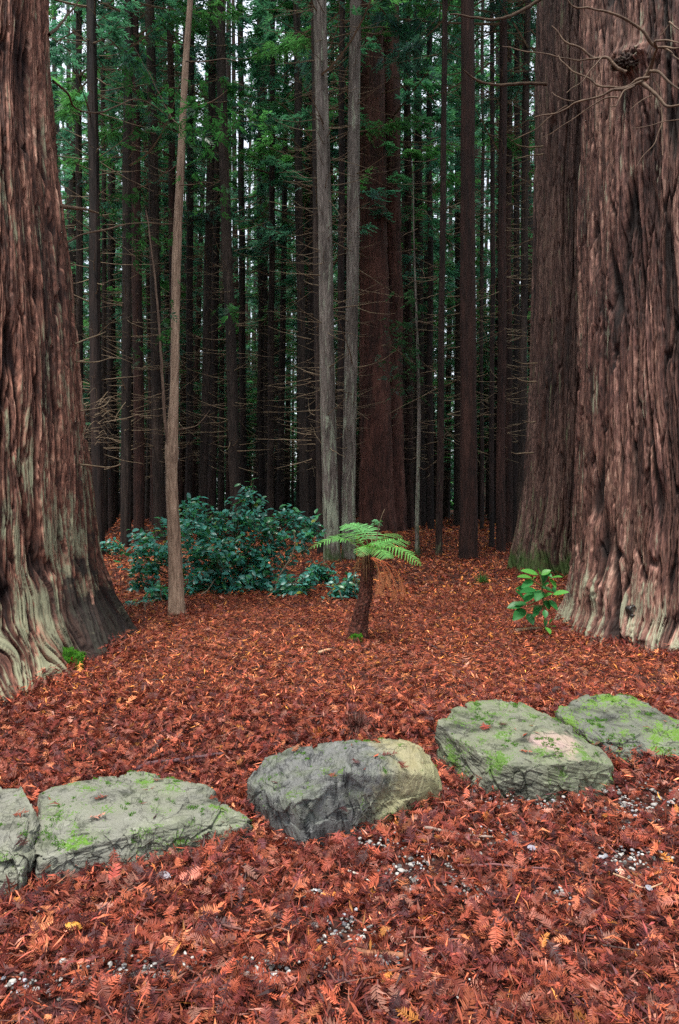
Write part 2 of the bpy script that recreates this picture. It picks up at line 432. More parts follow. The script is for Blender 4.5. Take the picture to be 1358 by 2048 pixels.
moss_mound('moss_patch', left, on_surface(ltrunk, 138, 1325) + [0, .01, .0], np.array([.10, .05, .10]), base, 6000)

# right giant
def cyl_dir(cxy, r, px, py):
    dx, dy = (px - CX) / FPX, 1.0; a = dx * dx + 1; b = -2 * (dx * cxy[0] + cxy[1]); c = cxy[0] ** 2 + cxy[1] ** 2 - r * r
    t = (-b - math.sqrt(b * b - 4 * a * c)) / (2 * a); X, Y = dx * t, t
    return math.atan2(Y - cxy[1], X - cxy[0]) - math.atan2(-cxy[1], -cxy[0]), CAMH - (py - HY) / FPX * Y
bu = []
for px, py, br_, ba in ((1262, 122, .11, .09), (1240, 110, .06, .05), (1290, 112, .07, .07), (1270, 142, .06, .05), (1225, 128, .05, .03), (1265, 1262, .10, .06), (1290, 1275, .07, .05), (1190, 1180, .12, .04)):
    dth_, z_ = cyl_dir(RT, 1.13 if py < 500 else 1.33, px, py); bu.append((z_, dth_ if abs(dth_) < 4 else dth_ - math.copysign(2 * PI, dth_), br_, ba))
base = np.array([*RT, float(ground(*RT))])
right = tag(empty('redwood_tree', base), 'giant furrowed redwood trunk at the right edge with tangled bare branches', 'tree', 'giant redwoods framing the clearing')
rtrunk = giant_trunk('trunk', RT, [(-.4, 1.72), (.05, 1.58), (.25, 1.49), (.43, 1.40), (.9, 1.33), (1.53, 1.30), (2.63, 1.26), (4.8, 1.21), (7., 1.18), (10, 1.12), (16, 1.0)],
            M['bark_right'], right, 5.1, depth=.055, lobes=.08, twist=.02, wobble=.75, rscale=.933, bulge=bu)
def zz(*p): return [(1020 + a / 4.02, b / 4.02) for a, b in p]
B7 = [
 (((450, -8), (500, 45), (570, 70), (640, 68), (760, 95), (900, 145), (1000, 190), (1060, 240), (1130, 320), (1190, 370)), (6.0, 6.05), 4.2),
 (((335, 220), (380, 260), (470, 350), (570, 395), (640, 440), (700, 470), (780, 470), (830, 510), (870, 550), (940, 585)), (6.3, 6.15), 4.6),
 (((-60, 365), (0, 380), (100, 405), (240, 425), (380, 455), (450, 470), (550, 490), (640, 470), (700, 470)), (6.5, 6.2), 2.4),
 (((395, 440), (420, 500), (480, 560), (600, 620), (700, 680), (800, 705), (880, 710), (960, 680), (1030, 640), (1130, 620)), (6.3, 6.05), 3.6),
 (((200, 945), (270, 925), (380, 910), (470, 870), (530, 830), (640, 805), (740, 775), (820, 735), (900, 720), (1000, 680), (1060, 660)), (6.4, 6.05), 4.0),
 (((250, 1105), (330, 1080), (440, 1000), (560, 915), (680, 840), (760, 800), (870, 790)), (6.4, 6.1), 2.0),
 (((455, 750), (520, 700), (590, 640), (640, 570), (690, 510), (740, 465)), (6.1, 6.2), 2.2),
 (((810, 865), (855, 860), (880, 800), (920, 735), (1000, 690)), (6.0, 6.05), 2.6),
 (((1400, 840), (1330, 855), (1260, 850), (1190, 775), (1110, 720), (1060, 660)), (5.8, 6.1), 5.5),
 (((1400, 740), (1330, 700), (1260, 640), (1200, 580), (1130, 570)), (5.8, 6.1), 4.2),
 (((1190, 380), (1160, 450), (1130, 540), (1080, 640)), (6.0, 6.25), 7.5),
 (((1400, 350), (1310, 330), (1240, 315), (1170, 320), (1190, 370)), (5.7, 6.0), 3.6),
 (((1400, 380), (1330, 385), (1270, 380), (1190, 375)), (5.7, 6.0), 3.4),
 (((1400, 500), (1330, 460), (1290, 410), (1210, 380)), (5.7, 6.0), 2.6),
 (((1400, 270), (1358, 240), (1310, 200), (1280, 180)), (5.8, 6.0), 2.8),
 (((1015, 1335), (1100, 1230), (1160, 1140), (1215, 1040), (1225, 950), (1215, 860)), (5.9, 5.95), 1.8),
 (((975, 1035), (1080, 1025), (1190, 995), (1280, 980), (1400, 960)), (5.9, 5.9), 1.7),
 (((10, 1140), (100, 1095), (220, 1030), (330, 935), (470, 850)), (6.6, 6.35), 1.8),
 (((1235, 1250), (1230, 1150), (1220, 860), (1210, 750), (1180, 680), (1150, 620)), (5.9, 6.1), 2.0),
 (((970, 880), (1040, 820), (1130, 770)), (5.9, 6.0), 1.6),
 (((1100, 460), (1190, 300), (1230, 260), (1290, 180)), (6.1, 6.0), 1.5),
 (((345, 740), (370, 770), (430, 800), (520, 810)), (6.4, 6.3), 1.6)]
bc = on_surface(rtrunk, 1262, 128); print('burl', bc); dY = bc[1] - 6.36
for pts, Yd, r in B7:
    limb(right, 'dead_branch', zz(*pts), (Yd[0] + dY, Yd[1] + dY), r * .78, M['deadwood'], base, jit=.016)
def lump(name, parent, c, r, mat, base, amp=.3, fr=2., sub=5):
    bm = bmesh.new(); bmesh.ops.create_icosphere(bm, subdivisions=sub, radius=1)
    V = np.array([v.co for v in bm.verts]); F = np.array([[v.index for v in f.verts] for f in bm.faces]); bm.free()
    f = 1 + amp * fbm(V[:, 0] * fr + c[0], V[:, 1] * fr, V[:, 2] * fr, 5) + .25 * amp * (1 - 2 * np.abs(gn(V[:, 0] * 5, V[:, 1] * 5, V[:, 2] * 2)))
    W = V * f[:, None] * np.array(r) + c
    uvw = np.stack([np.arctan2(V[:, 1], V[:, 0]) * .4, V[:, 2] * .6 + 1, np.clip((f - .7) * 1.5, 0, 1)], -1)
    return link(name, mesh(name, W - base, [(F, 0)], [mat], {'barkuv': uvw}), parent)
lump('burl', right, bc + [.0, .02, .03], np.array([.10, .05, .06]), M['bark_rear'], base, .5, 3.2)
lump('burl', right, bc + [-.09, .06, .03], np.array([.06, .05, .035]), M['bark_rear'], base, .55, 3.)
def knot_hole(parent, c, r, base):
    t = NT('dark_knot_wood'); g = t.n('ShaderNodeNewGeometry')  # near-black colour over the rim and lining of the hole
    mat = t.pbr(t.ramp(t.noise(g.outputs['Position'], 30, 4), [(.3, (.006, .005, .006)), (.7, (.03, .024, .022))]), .4, .5)
    th = np.linspace(0, 2 * PI, 41)[:-1]; rings = []
    for k, (rr, d) in enumerate(((1.25, .05), (1.1, .0), (.9, -.012), (.75, .01), (.5, .04), (.05, .06))):
        q = rr * (1 + .5 * gn(np.cos(th) * 1.5, np.sin(th) * 1.5, k * .3))
        rings.append(np.stack([c[0] + r[0] * q * np.cos(th), np.full(40, c[1] + d), c[2] + r[1] * q * np.sin(th)], -1))
    V = np.concatenate(rings); i = np.arange(5)[:, None] * 40; j = np.arange(40)[None]; k = (j + 1) % 40
    F = np.stack([i + j, i + k, i + 40 + k, i + 40 + j], -1).reshape(-1, 4)
    return link('knot_hole', mesh('knot_hole', V - base, [(F, 0)], [mat]), parent)
kc = on_surface(rtrunk, 1267, 1222); print('knot', kc)
knot_hole(right, kc + [0, -.01, 0], (.034, .05), base)

# trunk behind the right giant
base = np.array([*BT, float(ground(*BT))])
rear = tag(empty('redwood_tree', base), 'mossy olive brown redwood trunk tucked just behind the right giant', 'tree', 'giant redwoods framing the clearing')
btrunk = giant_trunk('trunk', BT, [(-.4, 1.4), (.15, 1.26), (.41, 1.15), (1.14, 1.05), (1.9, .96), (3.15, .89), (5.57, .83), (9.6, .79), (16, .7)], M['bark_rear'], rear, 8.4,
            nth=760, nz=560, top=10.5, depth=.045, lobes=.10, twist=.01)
for pts, Yd, r in (([(925, 140), (952, 159), (990, 170), (1045, 167), (1092, 168)], (9.8, 10.6), 3.6),
                   ([(900, 28), (935, 33), (985, 40), (1030, 28), (1088, -6)], (9.6, 10.6), 3.8),
                   ([(1032, 288), (1050, 294), (1086, 292)], (10, 10.6), 1.8), ([(1030, 318), (1055, 312), (1086, 308)], (10, 10.6), 1.5),
                   ([(1022, 905), (1036, 908), (1066, 906)], (10.2, 10.4), 1.8), ([(1030, 722), (1050, 727), (1074, 726)], (10.2, 10.5), 1.6),
                   ([(1024, 752), (1048, 762), (1072, 763)], (10.2, 10.5), 1.6), ([(1045, 842), (1058, 845), (1070, 843)], (10.2, 10.5), 1.6)):
    limb(rear, 'dead_branch', pts, Yd, r, M['twig'] if r < 2 else M['deadwood'], base)

# ------------------------------------------------------------------ ordinary conifers: trunk, dead branches, crown
def trunk_mesh(name, path, radii, mat, sides=28, depth=.05, seed=0., fl=.5, base=(0, 0, 0), scalev=1.):
    """path (n,3) and radii (n); bark carved by height and angle"""
    P = np.asarray(path, float); n = len(P)
    th = np.linspace(0, 2 * PI, sides + 1)
    TH, I = np.meshgrid(th, np.arange(n)); R = np.asarray(radii)[:, None] * np.ones_like(TH); Z = P[:, 2][:, None] * np.ones_like(TH)
    c, s = np.cos(TH), np.sin(TH)
    rm = float(np.median(radii))
    k = 1.0 / max(rm, .05)
    n1 = gn(c * 2.2 + seed, s * 2.2 + seed * 2, Z * .35 * scalev); n2 = gn(c * 5 + seed, s * 5, Z * .7 * scalev); n3 = gn(c * 11, s * 11 + seed, Z * 1.6 * scalev)
    n4 = gn(c * 16 + 5, s * 16 + seed, Z * 3.2 * scalev)
    pl = np.clip(np.abs(n2) / .2, 0, 1) * (.6 + .4 * np.clip(np.abs(n3) / .25, 0, 1))
    flare = np.exp(-np.clip(Z - Z[0, 0], 0, None) / (1.6 * rm + .15))
    D = R * (depth * 1.2 * (pl - .6) + depth * n1 * 1.3 + depth * .6 * n3 + depth * .45 * n4 + flare * (fl * .55 + fl * .6 * n1))
    X = P[:, 0][:, None] + (R + D) * c; Y = P[:, 1][:, None] + (R + D) * s
    idx = np.arange(n * (sides + 1)).reshape(n, sides + 1)
    F = np.stack([idx[:-1, :-1], idx[:-1, 1:], idx[1:, 1:], idx[1:, :-1]], -1).reshape(-1, 4)
    V = np.stack([X, Y, Z], -1).reshape(-1, 3) - np.asarray(base)
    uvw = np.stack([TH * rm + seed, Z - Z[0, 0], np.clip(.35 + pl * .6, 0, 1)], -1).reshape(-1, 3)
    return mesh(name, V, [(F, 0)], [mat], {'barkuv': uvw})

def dead_branch_mesh(name, n, zlo, zhi, rfun, mat, lmin=.5, lmax=1.5, seed=1, xoff=None, th=.011, up=.25):
    r = np.random.default_rng(seed); S = Soup()
    for i in range(n):
        z = r.uniform(zlo, zhi); a = r.uniform(0, 2 * PI); L = r.uniform(lmin, lmax); d = np.array([math.cos(a), math.sin(a), 0])
        o = np.array([0, 0, z]) if xoff is None else np.append(xoff(z), z)
        s0 = rfun(z) * .8; dz = r.normal(-.12, .22); bend = r.uniform(-.1, 1.) * up
        side = np.array([-d[1], d[0], 0]) * r.normal(0, .18)
        tt = np.linspace(0, 1, 7)[:, None]
        P = o + d * (s0 + L * tt) + side * L * tt ** 2 + np.array([0, 0, 1]) * L * (dz * tt + bend * tt ** 2) + r.normal(0, .012, (7, 3)) * tt
        rad = th * r.uniform(.6, 1.25) * (1 - .75 * tt[:, 0])
        V, F = tube(P, rad, 4); S.add(V, F)
        if r.random() < .5:
            k = r.integers(2, 5); d2 = d * .7 + np.array([-d[1], d[0], 0]) * r.choice([-.7, .7]); l2 = L * r.uniform(.2, .45)
            Q = P[k] + d2 * l2 * tt[:5] * 1.4 + np.array([0, 0, 1]) * l2 * (.1 * tt[:5])
            V, F = tube(Q, rad[k] * .6 * (1 - .6 * tt[:5, 0]), 3); S.add(V, F)
    return S.mesh(name, [mat])

def spray_soup(S, P0, D0, L, colr, r, npair=4, mat=1, droop=.35, wid=.22):
    """flat feathery sprays: arrays of origin, direction and length; every leaflet a small real face"""
    n = len(P0)
    D0 = D0 / (np.linalg.norm(D0, axis=1)[:, None] + 1e-9)
    upv = np.array([0, 0, 1.]) + r.normal(0, .45, (n, 3))
    B = np.cross(D0, upv); B /= np.linalg.norm(B, axis=1)[:, None] + 1e-9
    N = np.cross(B, D0)
    VV = []; CC = []
    for k in range(npair * 2 + 1):
        tip = k == npair * 2; t = 1.0 if tip else (.18 + .8 * (k // 2) / npair); sgn = 0 if tip else (1 if k % 2 else -1)
        o = P0 + D0 * (L * t * .82)[:, None] - np.array([0, 0, 1]) * (droop * L * t * t)[:, None]
        ang = 0 if tip else sgn * r.uniform(.65, 1.05, n)
        d = D0 * np.cos(ang)[..., None] + B * np.sin(ang)[..., None] if not tip else D0
        d = d - np.array([0, 0, 1]) * (droop * .7) + N * r.normal(0, .12, n)[:, None]
        d = d / np.linalg.norm(d, axis=1)[:, None]
        ll = L * (.40 if tip else .5 * (1 - .45 * t)) * r.uniform(.75, 1.25, n); w = ll * wid
        s = np.cross(d, N); s /= np.linalg.norm(s, axis=1)[:, None] + 1e-9
        VV.append(np.stack([o, o + d * (ll * .45)[:, None] + s * w[:, None], o + d * ll[:, None], o + d * (ll * .45)[:, None] - s * w[:, None]], 1))
        CC.append(colr * r.uniform(.75, 1.25, (n, 1)))
    V = np.stack(VV, 1).reshape(-1, 3); C = np.repeat(np.stack(CC, 1).reshape(-1, 3), 4, 0)
    S.add(V, np.arange(len(V)).reshape(-1, 4), mat, col=C)

GREENS = np.array([[.045, .130, .105], [.052, .150, .095], [.048, .135, .13], [.060, .165, .068], [.060, .150, .145]])

def crown_mesh(name, H, zb, seed, nl=64, ns=32, lmax=3.1, dens=1., thin_low=True, fine=.72, npair=5, wid=.17):
    r = np.random.default_rng(seed); S = Soup()
    P0 = []; D0 = []; LL = []; CC = []
    for i in range(nl):
        f = (i + r.random()) / nl; z = zb + (H - zb) * f ** .92
        a = i * 2.39996 + r.normal(0, .35); L = lmax * (1 - ((z - zb) / (H - zb)) ** 1.6) * r.uniform(.6, 1.15) + .35
        if thin_low and f < .12: L *= r.uniform(.4, 1.)
        d = np.array([math.cos(a), math.sin(a), 0]); dz = r.uniform(-.45, -.02) + .5 * f; up = r.uniform(.05, .4)
        tt = np.linspace(0, 1, 8)[:, None]; sd = np.array([-d[1], d[0], 0]) * r.normal(0, .15)
        P = np.array([0, 0, z]) + d * L * tt + sd * L * tt ** 2 + np.array([0, 0, 1]) * L * (dz * tt + up * tt ** 2)
        V, F = tube(P, (.028 * (L / 3) + .006) * (1 - .85 * tt[:, 0]), 4); S.add(V, F, 0, col=(.05, .03, .02))
        m = int(ns * dens * (.5 + L / lmax * .6)) if not (thin_low and f < .12 and r.random() < .45) else 3
        t = r.uniform(.22, 1, m) ** .8; x = np.clip(t * 7, 0, 6.999); k = x.astype(int); fr = (x - k)[:, None]
        p = P[k] * (1 - fr) + P[k + 1] * fr
        sg = r.choice([-1, 1], m) * r.uniform(.35, 1.25, m)
        dd = d[None] * np.cos(sg)[:, None] + np.array([-d[1], d[0], 0])[None] * np.sin(sg)[:, None]
        dd[:, 2] += r.normal(-.12, .22, m)
        P0.append(p + r.normal(0, .05, (m, 3))); D0.append(dd); LL.append(r.uniform(.32, .68, m) * fine * (1.15 - .35 * t))
        c = GREENS[r.integers(0, 5)] * r.uniform(.65, 1.35); CC.append(np.repeat(c[None], m, 0))
    spray_soup(S, np.concatenate(P0), np.concatenate(D0), np.concatenate(LL), np.concatenate(CC), r, npair=npair, wid=wid)
    return S.mesh(name, [M['twig'], M['needle']], smooth=False)

CROWNS = [(crown_mesh('crown', H, zb, 100 + i, lmax=lm), H, zb) for i, (H, zb, lm) in enumerate(
    ((33, 8, 2.7), (35, 9.5, 2.9), (31, 7, 2.5), (36, 10.5, 3.0), (29, 8.5, 2.6), (34, 11.5, 2.8)))]

NEAR_CROWNS = [crown_mesh('crown', H, zb, 140 + i, nl=58, ns=52, lmax=lm, fine=.55, npair=7, wid=.13) for i, (H, zb, lm) in enumerate(((34, 9, 2.9), (37, 10.5, 3.1), (35, 9.5, 2.7)))]

def straight_trunk_mesh(name, mat, H, r0, seed, sides=22):
    z = np.concatenate([np.linspace(-.4, 2, 14), np.linspace(2.2, 16, 60), np.linspace(16.5, H, 24)])
    w = .05 * np.stack([gn(z * .12, seed, 1.), gn(z * .12, seed, 2.)], -1)
    w = w - w[2]
    rad = r0 * np.clip(1.02 - z / H * .72, .08, None) * np.where(z > H - 1, np.clip(H - z + .1, .1, 1), 1)
    return trunk_mesh(name, np.column_stack([w, z]), rad, mat, sides, .07, seed, .35)

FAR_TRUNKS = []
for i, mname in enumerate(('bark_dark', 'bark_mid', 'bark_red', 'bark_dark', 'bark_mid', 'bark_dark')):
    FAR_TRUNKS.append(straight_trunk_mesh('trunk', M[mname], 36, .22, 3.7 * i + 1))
FAR_DEAD = [dead_branch_mesh('dead_branches', 80, 2.2, 14, lambda z: .2, M['twig'] if i % 2 else M['deadwood'], .4, 1.5, 300 + i, th=.010) for i in range(4)]
NEAR_DEAD = [dead_branch_mesh('dead_branches', 120, 2.0, 15, lambda z: .15, M['twig'], .35, 1.25, 320 + i, th=.011, up=.3) for i in range(3)]

USED = []      # (x, y, r) taken places
GR_MID = 'trees standing at the front edge of the forest'
def conifer(xt, xb, D, wpx, mat, label, taper=.85, flare=.35, crown=None, dead=1, fixed_base=None, seed=None, H=36., bow=0., group=GR_MID, cs=1., lift=0.):
    """a tree given by where its trunk stands at the top of the frame and at its foot, and by its distance"""
    Xb = (xb - CX) / FPX * D; zt = CAMH + HY / FPX * D; Xt = (xt - CX) / FPX * D
    zb = float(ground(Xb, D)); seed = seed if seed is not None else xb * .37
    root = tag(empty('conifer_tree', (Xb, D, zb)), label, 'tree', group)
    z = np.concatenate([np.linspace(-.35, 1.6, 16), np.linspace(1.7, zt + 1, 80), np.linspace(zt + 1.5, H, 14)])
    f = np.clip(z / zt, 0, None)
    x = (Xt - Xb) * (np.minimum(f, 1) + .55 * np.clip(f - 1, 0, None)) + bow * np.sin(np.clip(f, 0, 1) * PI) * wpx / FPX * D + .012 * D * .15 * gn(z * .25, seed, 2.)
    y = .05 * gn(z * .2, seed, 5.)
    rm = wpx / FPX * D * .5
    rad = rm * np.where(z < zt, 1.12 - (1.12 - taper) * f, taper * np.clip((H - z) / (H - zt), .05, 1))
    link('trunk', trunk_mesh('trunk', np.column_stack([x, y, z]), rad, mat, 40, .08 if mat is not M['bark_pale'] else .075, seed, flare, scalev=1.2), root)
    if dead is not None and dead >= 0:
        o = link('dead_branches', NEAR_DEAD[dead % 3], root); o.rotation_euler.z = (seed * 1.7) % 6.28; o.location.x = float(np.interp(6, z, x))
        o.scale = (1, 1, 1)
    if crown is not None:
        o = link('crown', NEAR_CROWNS[crown % 3] if D < 20 else CROWNS[crown % len(CROWNS)][0], root); o.rotation_euler.z = (seed * 2.3) % 6.28; o.location.x = float(np.interp(14, z, x)); o.scale = (cs, cs, 1); o.location.z = lift
    USED.append((Xb, D, .9))
    return root

Dk, Rd, Md, Pl = M['bark_dark'], M['bark_red'], M['bark_mid'], M['bark_pale']
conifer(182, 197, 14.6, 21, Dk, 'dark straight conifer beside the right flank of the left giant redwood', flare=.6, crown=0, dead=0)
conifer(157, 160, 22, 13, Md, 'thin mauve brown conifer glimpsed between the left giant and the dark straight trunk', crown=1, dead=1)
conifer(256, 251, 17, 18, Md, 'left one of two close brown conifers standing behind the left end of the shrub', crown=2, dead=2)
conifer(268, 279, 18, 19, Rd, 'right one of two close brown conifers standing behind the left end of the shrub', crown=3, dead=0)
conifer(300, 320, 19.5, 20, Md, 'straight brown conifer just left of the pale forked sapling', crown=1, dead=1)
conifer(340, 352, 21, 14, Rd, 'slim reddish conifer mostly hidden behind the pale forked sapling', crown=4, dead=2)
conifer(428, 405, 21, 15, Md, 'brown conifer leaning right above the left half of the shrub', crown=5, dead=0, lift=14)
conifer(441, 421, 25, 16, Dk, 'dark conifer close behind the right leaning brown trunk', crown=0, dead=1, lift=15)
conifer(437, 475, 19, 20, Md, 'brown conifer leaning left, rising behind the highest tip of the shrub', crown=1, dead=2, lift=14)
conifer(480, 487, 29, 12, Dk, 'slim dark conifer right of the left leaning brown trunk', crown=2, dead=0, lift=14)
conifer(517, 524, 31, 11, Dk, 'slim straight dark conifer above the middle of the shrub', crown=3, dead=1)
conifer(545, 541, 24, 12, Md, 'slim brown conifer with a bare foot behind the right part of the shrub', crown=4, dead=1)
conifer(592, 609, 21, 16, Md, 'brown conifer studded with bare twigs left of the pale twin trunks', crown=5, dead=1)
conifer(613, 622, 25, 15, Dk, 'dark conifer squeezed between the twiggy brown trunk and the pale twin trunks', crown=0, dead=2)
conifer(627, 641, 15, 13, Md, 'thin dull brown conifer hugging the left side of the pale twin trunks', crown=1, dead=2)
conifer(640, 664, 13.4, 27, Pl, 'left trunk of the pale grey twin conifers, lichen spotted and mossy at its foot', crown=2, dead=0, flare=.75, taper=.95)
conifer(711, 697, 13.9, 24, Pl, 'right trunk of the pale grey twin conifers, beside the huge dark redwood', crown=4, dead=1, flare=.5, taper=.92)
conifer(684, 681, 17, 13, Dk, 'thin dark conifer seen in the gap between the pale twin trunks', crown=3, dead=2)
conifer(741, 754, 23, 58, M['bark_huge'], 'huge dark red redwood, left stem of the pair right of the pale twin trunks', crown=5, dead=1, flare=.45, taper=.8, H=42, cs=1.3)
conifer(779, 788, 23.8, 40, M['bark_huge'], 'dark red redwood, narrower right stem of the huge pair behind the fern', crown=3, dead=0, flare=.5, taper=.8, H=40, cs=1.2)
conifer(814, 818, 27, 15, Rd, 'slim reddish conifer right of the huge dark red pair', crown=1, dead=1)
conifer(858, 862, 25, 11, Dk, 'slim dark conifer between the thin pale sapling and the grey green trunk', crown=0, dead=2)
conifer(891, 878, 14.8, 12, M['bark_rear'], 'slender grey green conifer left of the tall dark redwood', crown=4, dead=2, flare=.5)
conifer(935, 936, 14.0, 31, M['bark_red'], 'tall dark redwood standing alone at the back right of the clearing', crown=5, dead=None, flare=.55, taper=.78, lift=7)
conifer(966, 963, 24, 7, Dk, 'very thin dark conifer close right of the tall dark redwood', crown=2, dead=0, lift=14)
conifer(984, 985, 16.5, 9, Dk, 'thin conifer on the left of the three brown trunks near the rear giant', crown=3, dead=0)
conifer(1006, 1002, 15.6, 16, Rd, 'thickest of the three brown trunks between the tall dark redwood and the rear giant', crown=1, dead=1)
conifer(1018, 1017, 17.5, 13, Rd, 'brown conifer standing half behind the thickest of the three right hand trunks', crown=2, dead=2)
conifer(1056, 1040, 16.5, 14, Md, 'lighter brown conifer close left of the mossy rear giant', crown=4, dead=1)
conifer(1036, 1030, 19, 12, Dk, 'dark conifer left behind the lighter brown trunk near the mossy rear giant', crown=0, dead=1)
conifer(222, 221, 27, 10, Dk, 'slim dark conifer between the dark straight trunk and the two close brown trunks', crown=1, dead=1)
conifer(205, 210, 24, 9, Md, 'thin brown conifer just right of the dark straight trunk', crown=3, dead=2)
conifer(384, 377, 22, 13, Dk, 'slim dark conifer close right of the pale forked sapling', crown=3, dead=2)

for root_, k_, z_, s_ in ((left, 0, 5.5, 1.75), (right, 1, 5.0, 1.7), (rear, 2, 3.5, 1.6)):        # high crowns of the giants
    o = link('crown', NEAR_CROWNS[k_], root_); o.scale = (s_, s_, 1.); o.location.z = z_; o.rotation_euler.z = k_ * 2.
# the rest of the forest, one object per tree
GL = 'slim trunks crowding the deep forest left of the pale twin trunks'
GRt = 'slim trunks crowding the deep forest right of the pale twin trunks'
r2 = np.random.default_rng(77)
gap = ((432, 498), (942, 1015))
def far_tree(X, Y, name='conifer_tree', visible=True):
    px = CX + X / Y * FPX
    root = empty(name, (X, Y, float(ground(X, Y))))
    if px < 690: tag(root, 'slim dark conifer deep in the crowded forest left of the pale twin trunks', 'tree', GL)
    else: tag(root, 'slim dark conifer deep in the crowded forest right of the pale twin trunks', 'tree', GRt)
    k = int(r2.integers(0, 6)); s = float(r2.uniform(.6, 1.15)); rot = float(r2.uniform(0, 6.28))
    o = link('trunk', FAR_TRUNKS[k], root); o.scale = (s, s, 1); o.rotation_euler.z = rot
    root.rotation_euler = (float(r2.normal(0, .012)), float(r2.normal(0, .017)), 0)
    o = link('dead_branches', FAR_DEAD[int(r2.integers(0, 4))], root); o.rotation_euler.z = rot * 1.7
    o = link('crown', CROWNS[int(r2.integers(0, 6))][0], root); o.rotation_euler.z = rot * 2.1
    h = r2.uniform(.68, 1.08)
    if any(a < px < b for a, b in gap) and Y > 22: h *= .38
    o.scale = (float(r2.uniform(.85, 1.2)),) * 2 + (float(h),)
    root.children[0].scale[2] = float(h)
nfar = 0
for it in range(12000):
    Y = 19 + 58 * r2.random() ** .75
    px = r2.uniform(90, 1100); X = (px - CX) / FPX * Y
    if Y < 24 and (690 < px < 1060): continue
    if r2.random() > Y / 77 * 1.1 + .15: continue
    if any((X - a) ** 2 + (Y - b) ** 2 < (1.75 if Y < 45 else 1.95) ** 2 for a, b, _ in USED): continue
    USED.append((X, Y, .8)); far_tree(X, Y); nfar += 1
    if nfar >= 205: break
print('far trees', nfar)

# ------------------------------------------------------------------ the mass of forest that closes the view and the sides
def far_forest():
    r = np.random.default_rng(5); S = Soup(); pts = []
    for _ in range(450):
        if _ >= 330:
            Y = r.uniform(-50, 10); X = r.uniform(-46, 46)
            if Y > -16 and abs(X) < 13 + .1 * Y: X = math.copysign(r.uniform(14, 40), X)
        elif _ < 130: Y = r.uniform(74, 112); X = r.uniform(-62, 62)
        else:
            Y = r.uniform(11, 76); e = .53 * Y + 1.5 + r.exponential(6.5); X = e * r.choice([-1, 1])
            if Y < 17: X += math.copysign(2.5, X)
        pts.append((X, Y))
    for (X, Y) in pts:
        z0 = float(ground(X, Y)); H = r.uniform(28, 38); rr = r.uniform(.13, .3)
        if any(a - 15 < CX + X / Y * FPX < b + 15 for a, b in gap): H = 15.
        z = np.linspace(-.3, H, 9); P = np.column_stack([X + 0 * z, Y + 0 * z, z0 + z]); P[:, 0] += r.normal(0, .15, 9).cumsum() * .2
        V, F = tube(P, rr * (1.05 - z / H), 9)
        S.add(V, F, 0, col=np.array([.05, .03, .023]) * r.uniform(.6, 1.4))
        n = 55 if Y > 70 else 110
        f = r.random(n); zz_ = z0 + 8 + (H - 7.5) * f; R = (3.3 * (1 - f ** 1.7) + .3) * np.sqrt(r.random(n)); a = r.uniform(0, 6.283, n)
        p = np.column_stack([X + R * np.cos(a), Y + R * np.sin(a), zz_ - R * .2])
        d = np.column_stack([np.cos(a), np.sin(a), r.normal(-.15, .3, n)])
        spray_soup(S, p, d, r.uniform(.55, 1.0, n), GREENS[r.integers(0, 5, n)] * r.uniform(.6, 1.3, (n, 1)), r, npair=2, wid=.3)
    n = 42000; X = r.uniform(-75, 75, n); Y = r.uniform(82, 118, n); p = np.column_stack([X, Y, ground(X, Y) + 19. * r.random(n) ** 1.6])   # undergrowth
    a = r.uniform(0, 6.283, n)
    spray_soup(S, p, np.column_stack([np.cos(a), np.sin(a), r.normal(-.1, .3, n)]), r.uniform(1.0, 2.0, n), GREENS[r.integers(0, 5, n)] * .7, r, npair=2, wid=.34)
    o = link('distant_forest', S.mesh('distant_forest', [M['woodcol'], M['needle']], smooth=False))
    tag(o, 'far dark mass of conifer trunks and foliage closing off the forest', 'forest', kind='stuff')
far_forest()

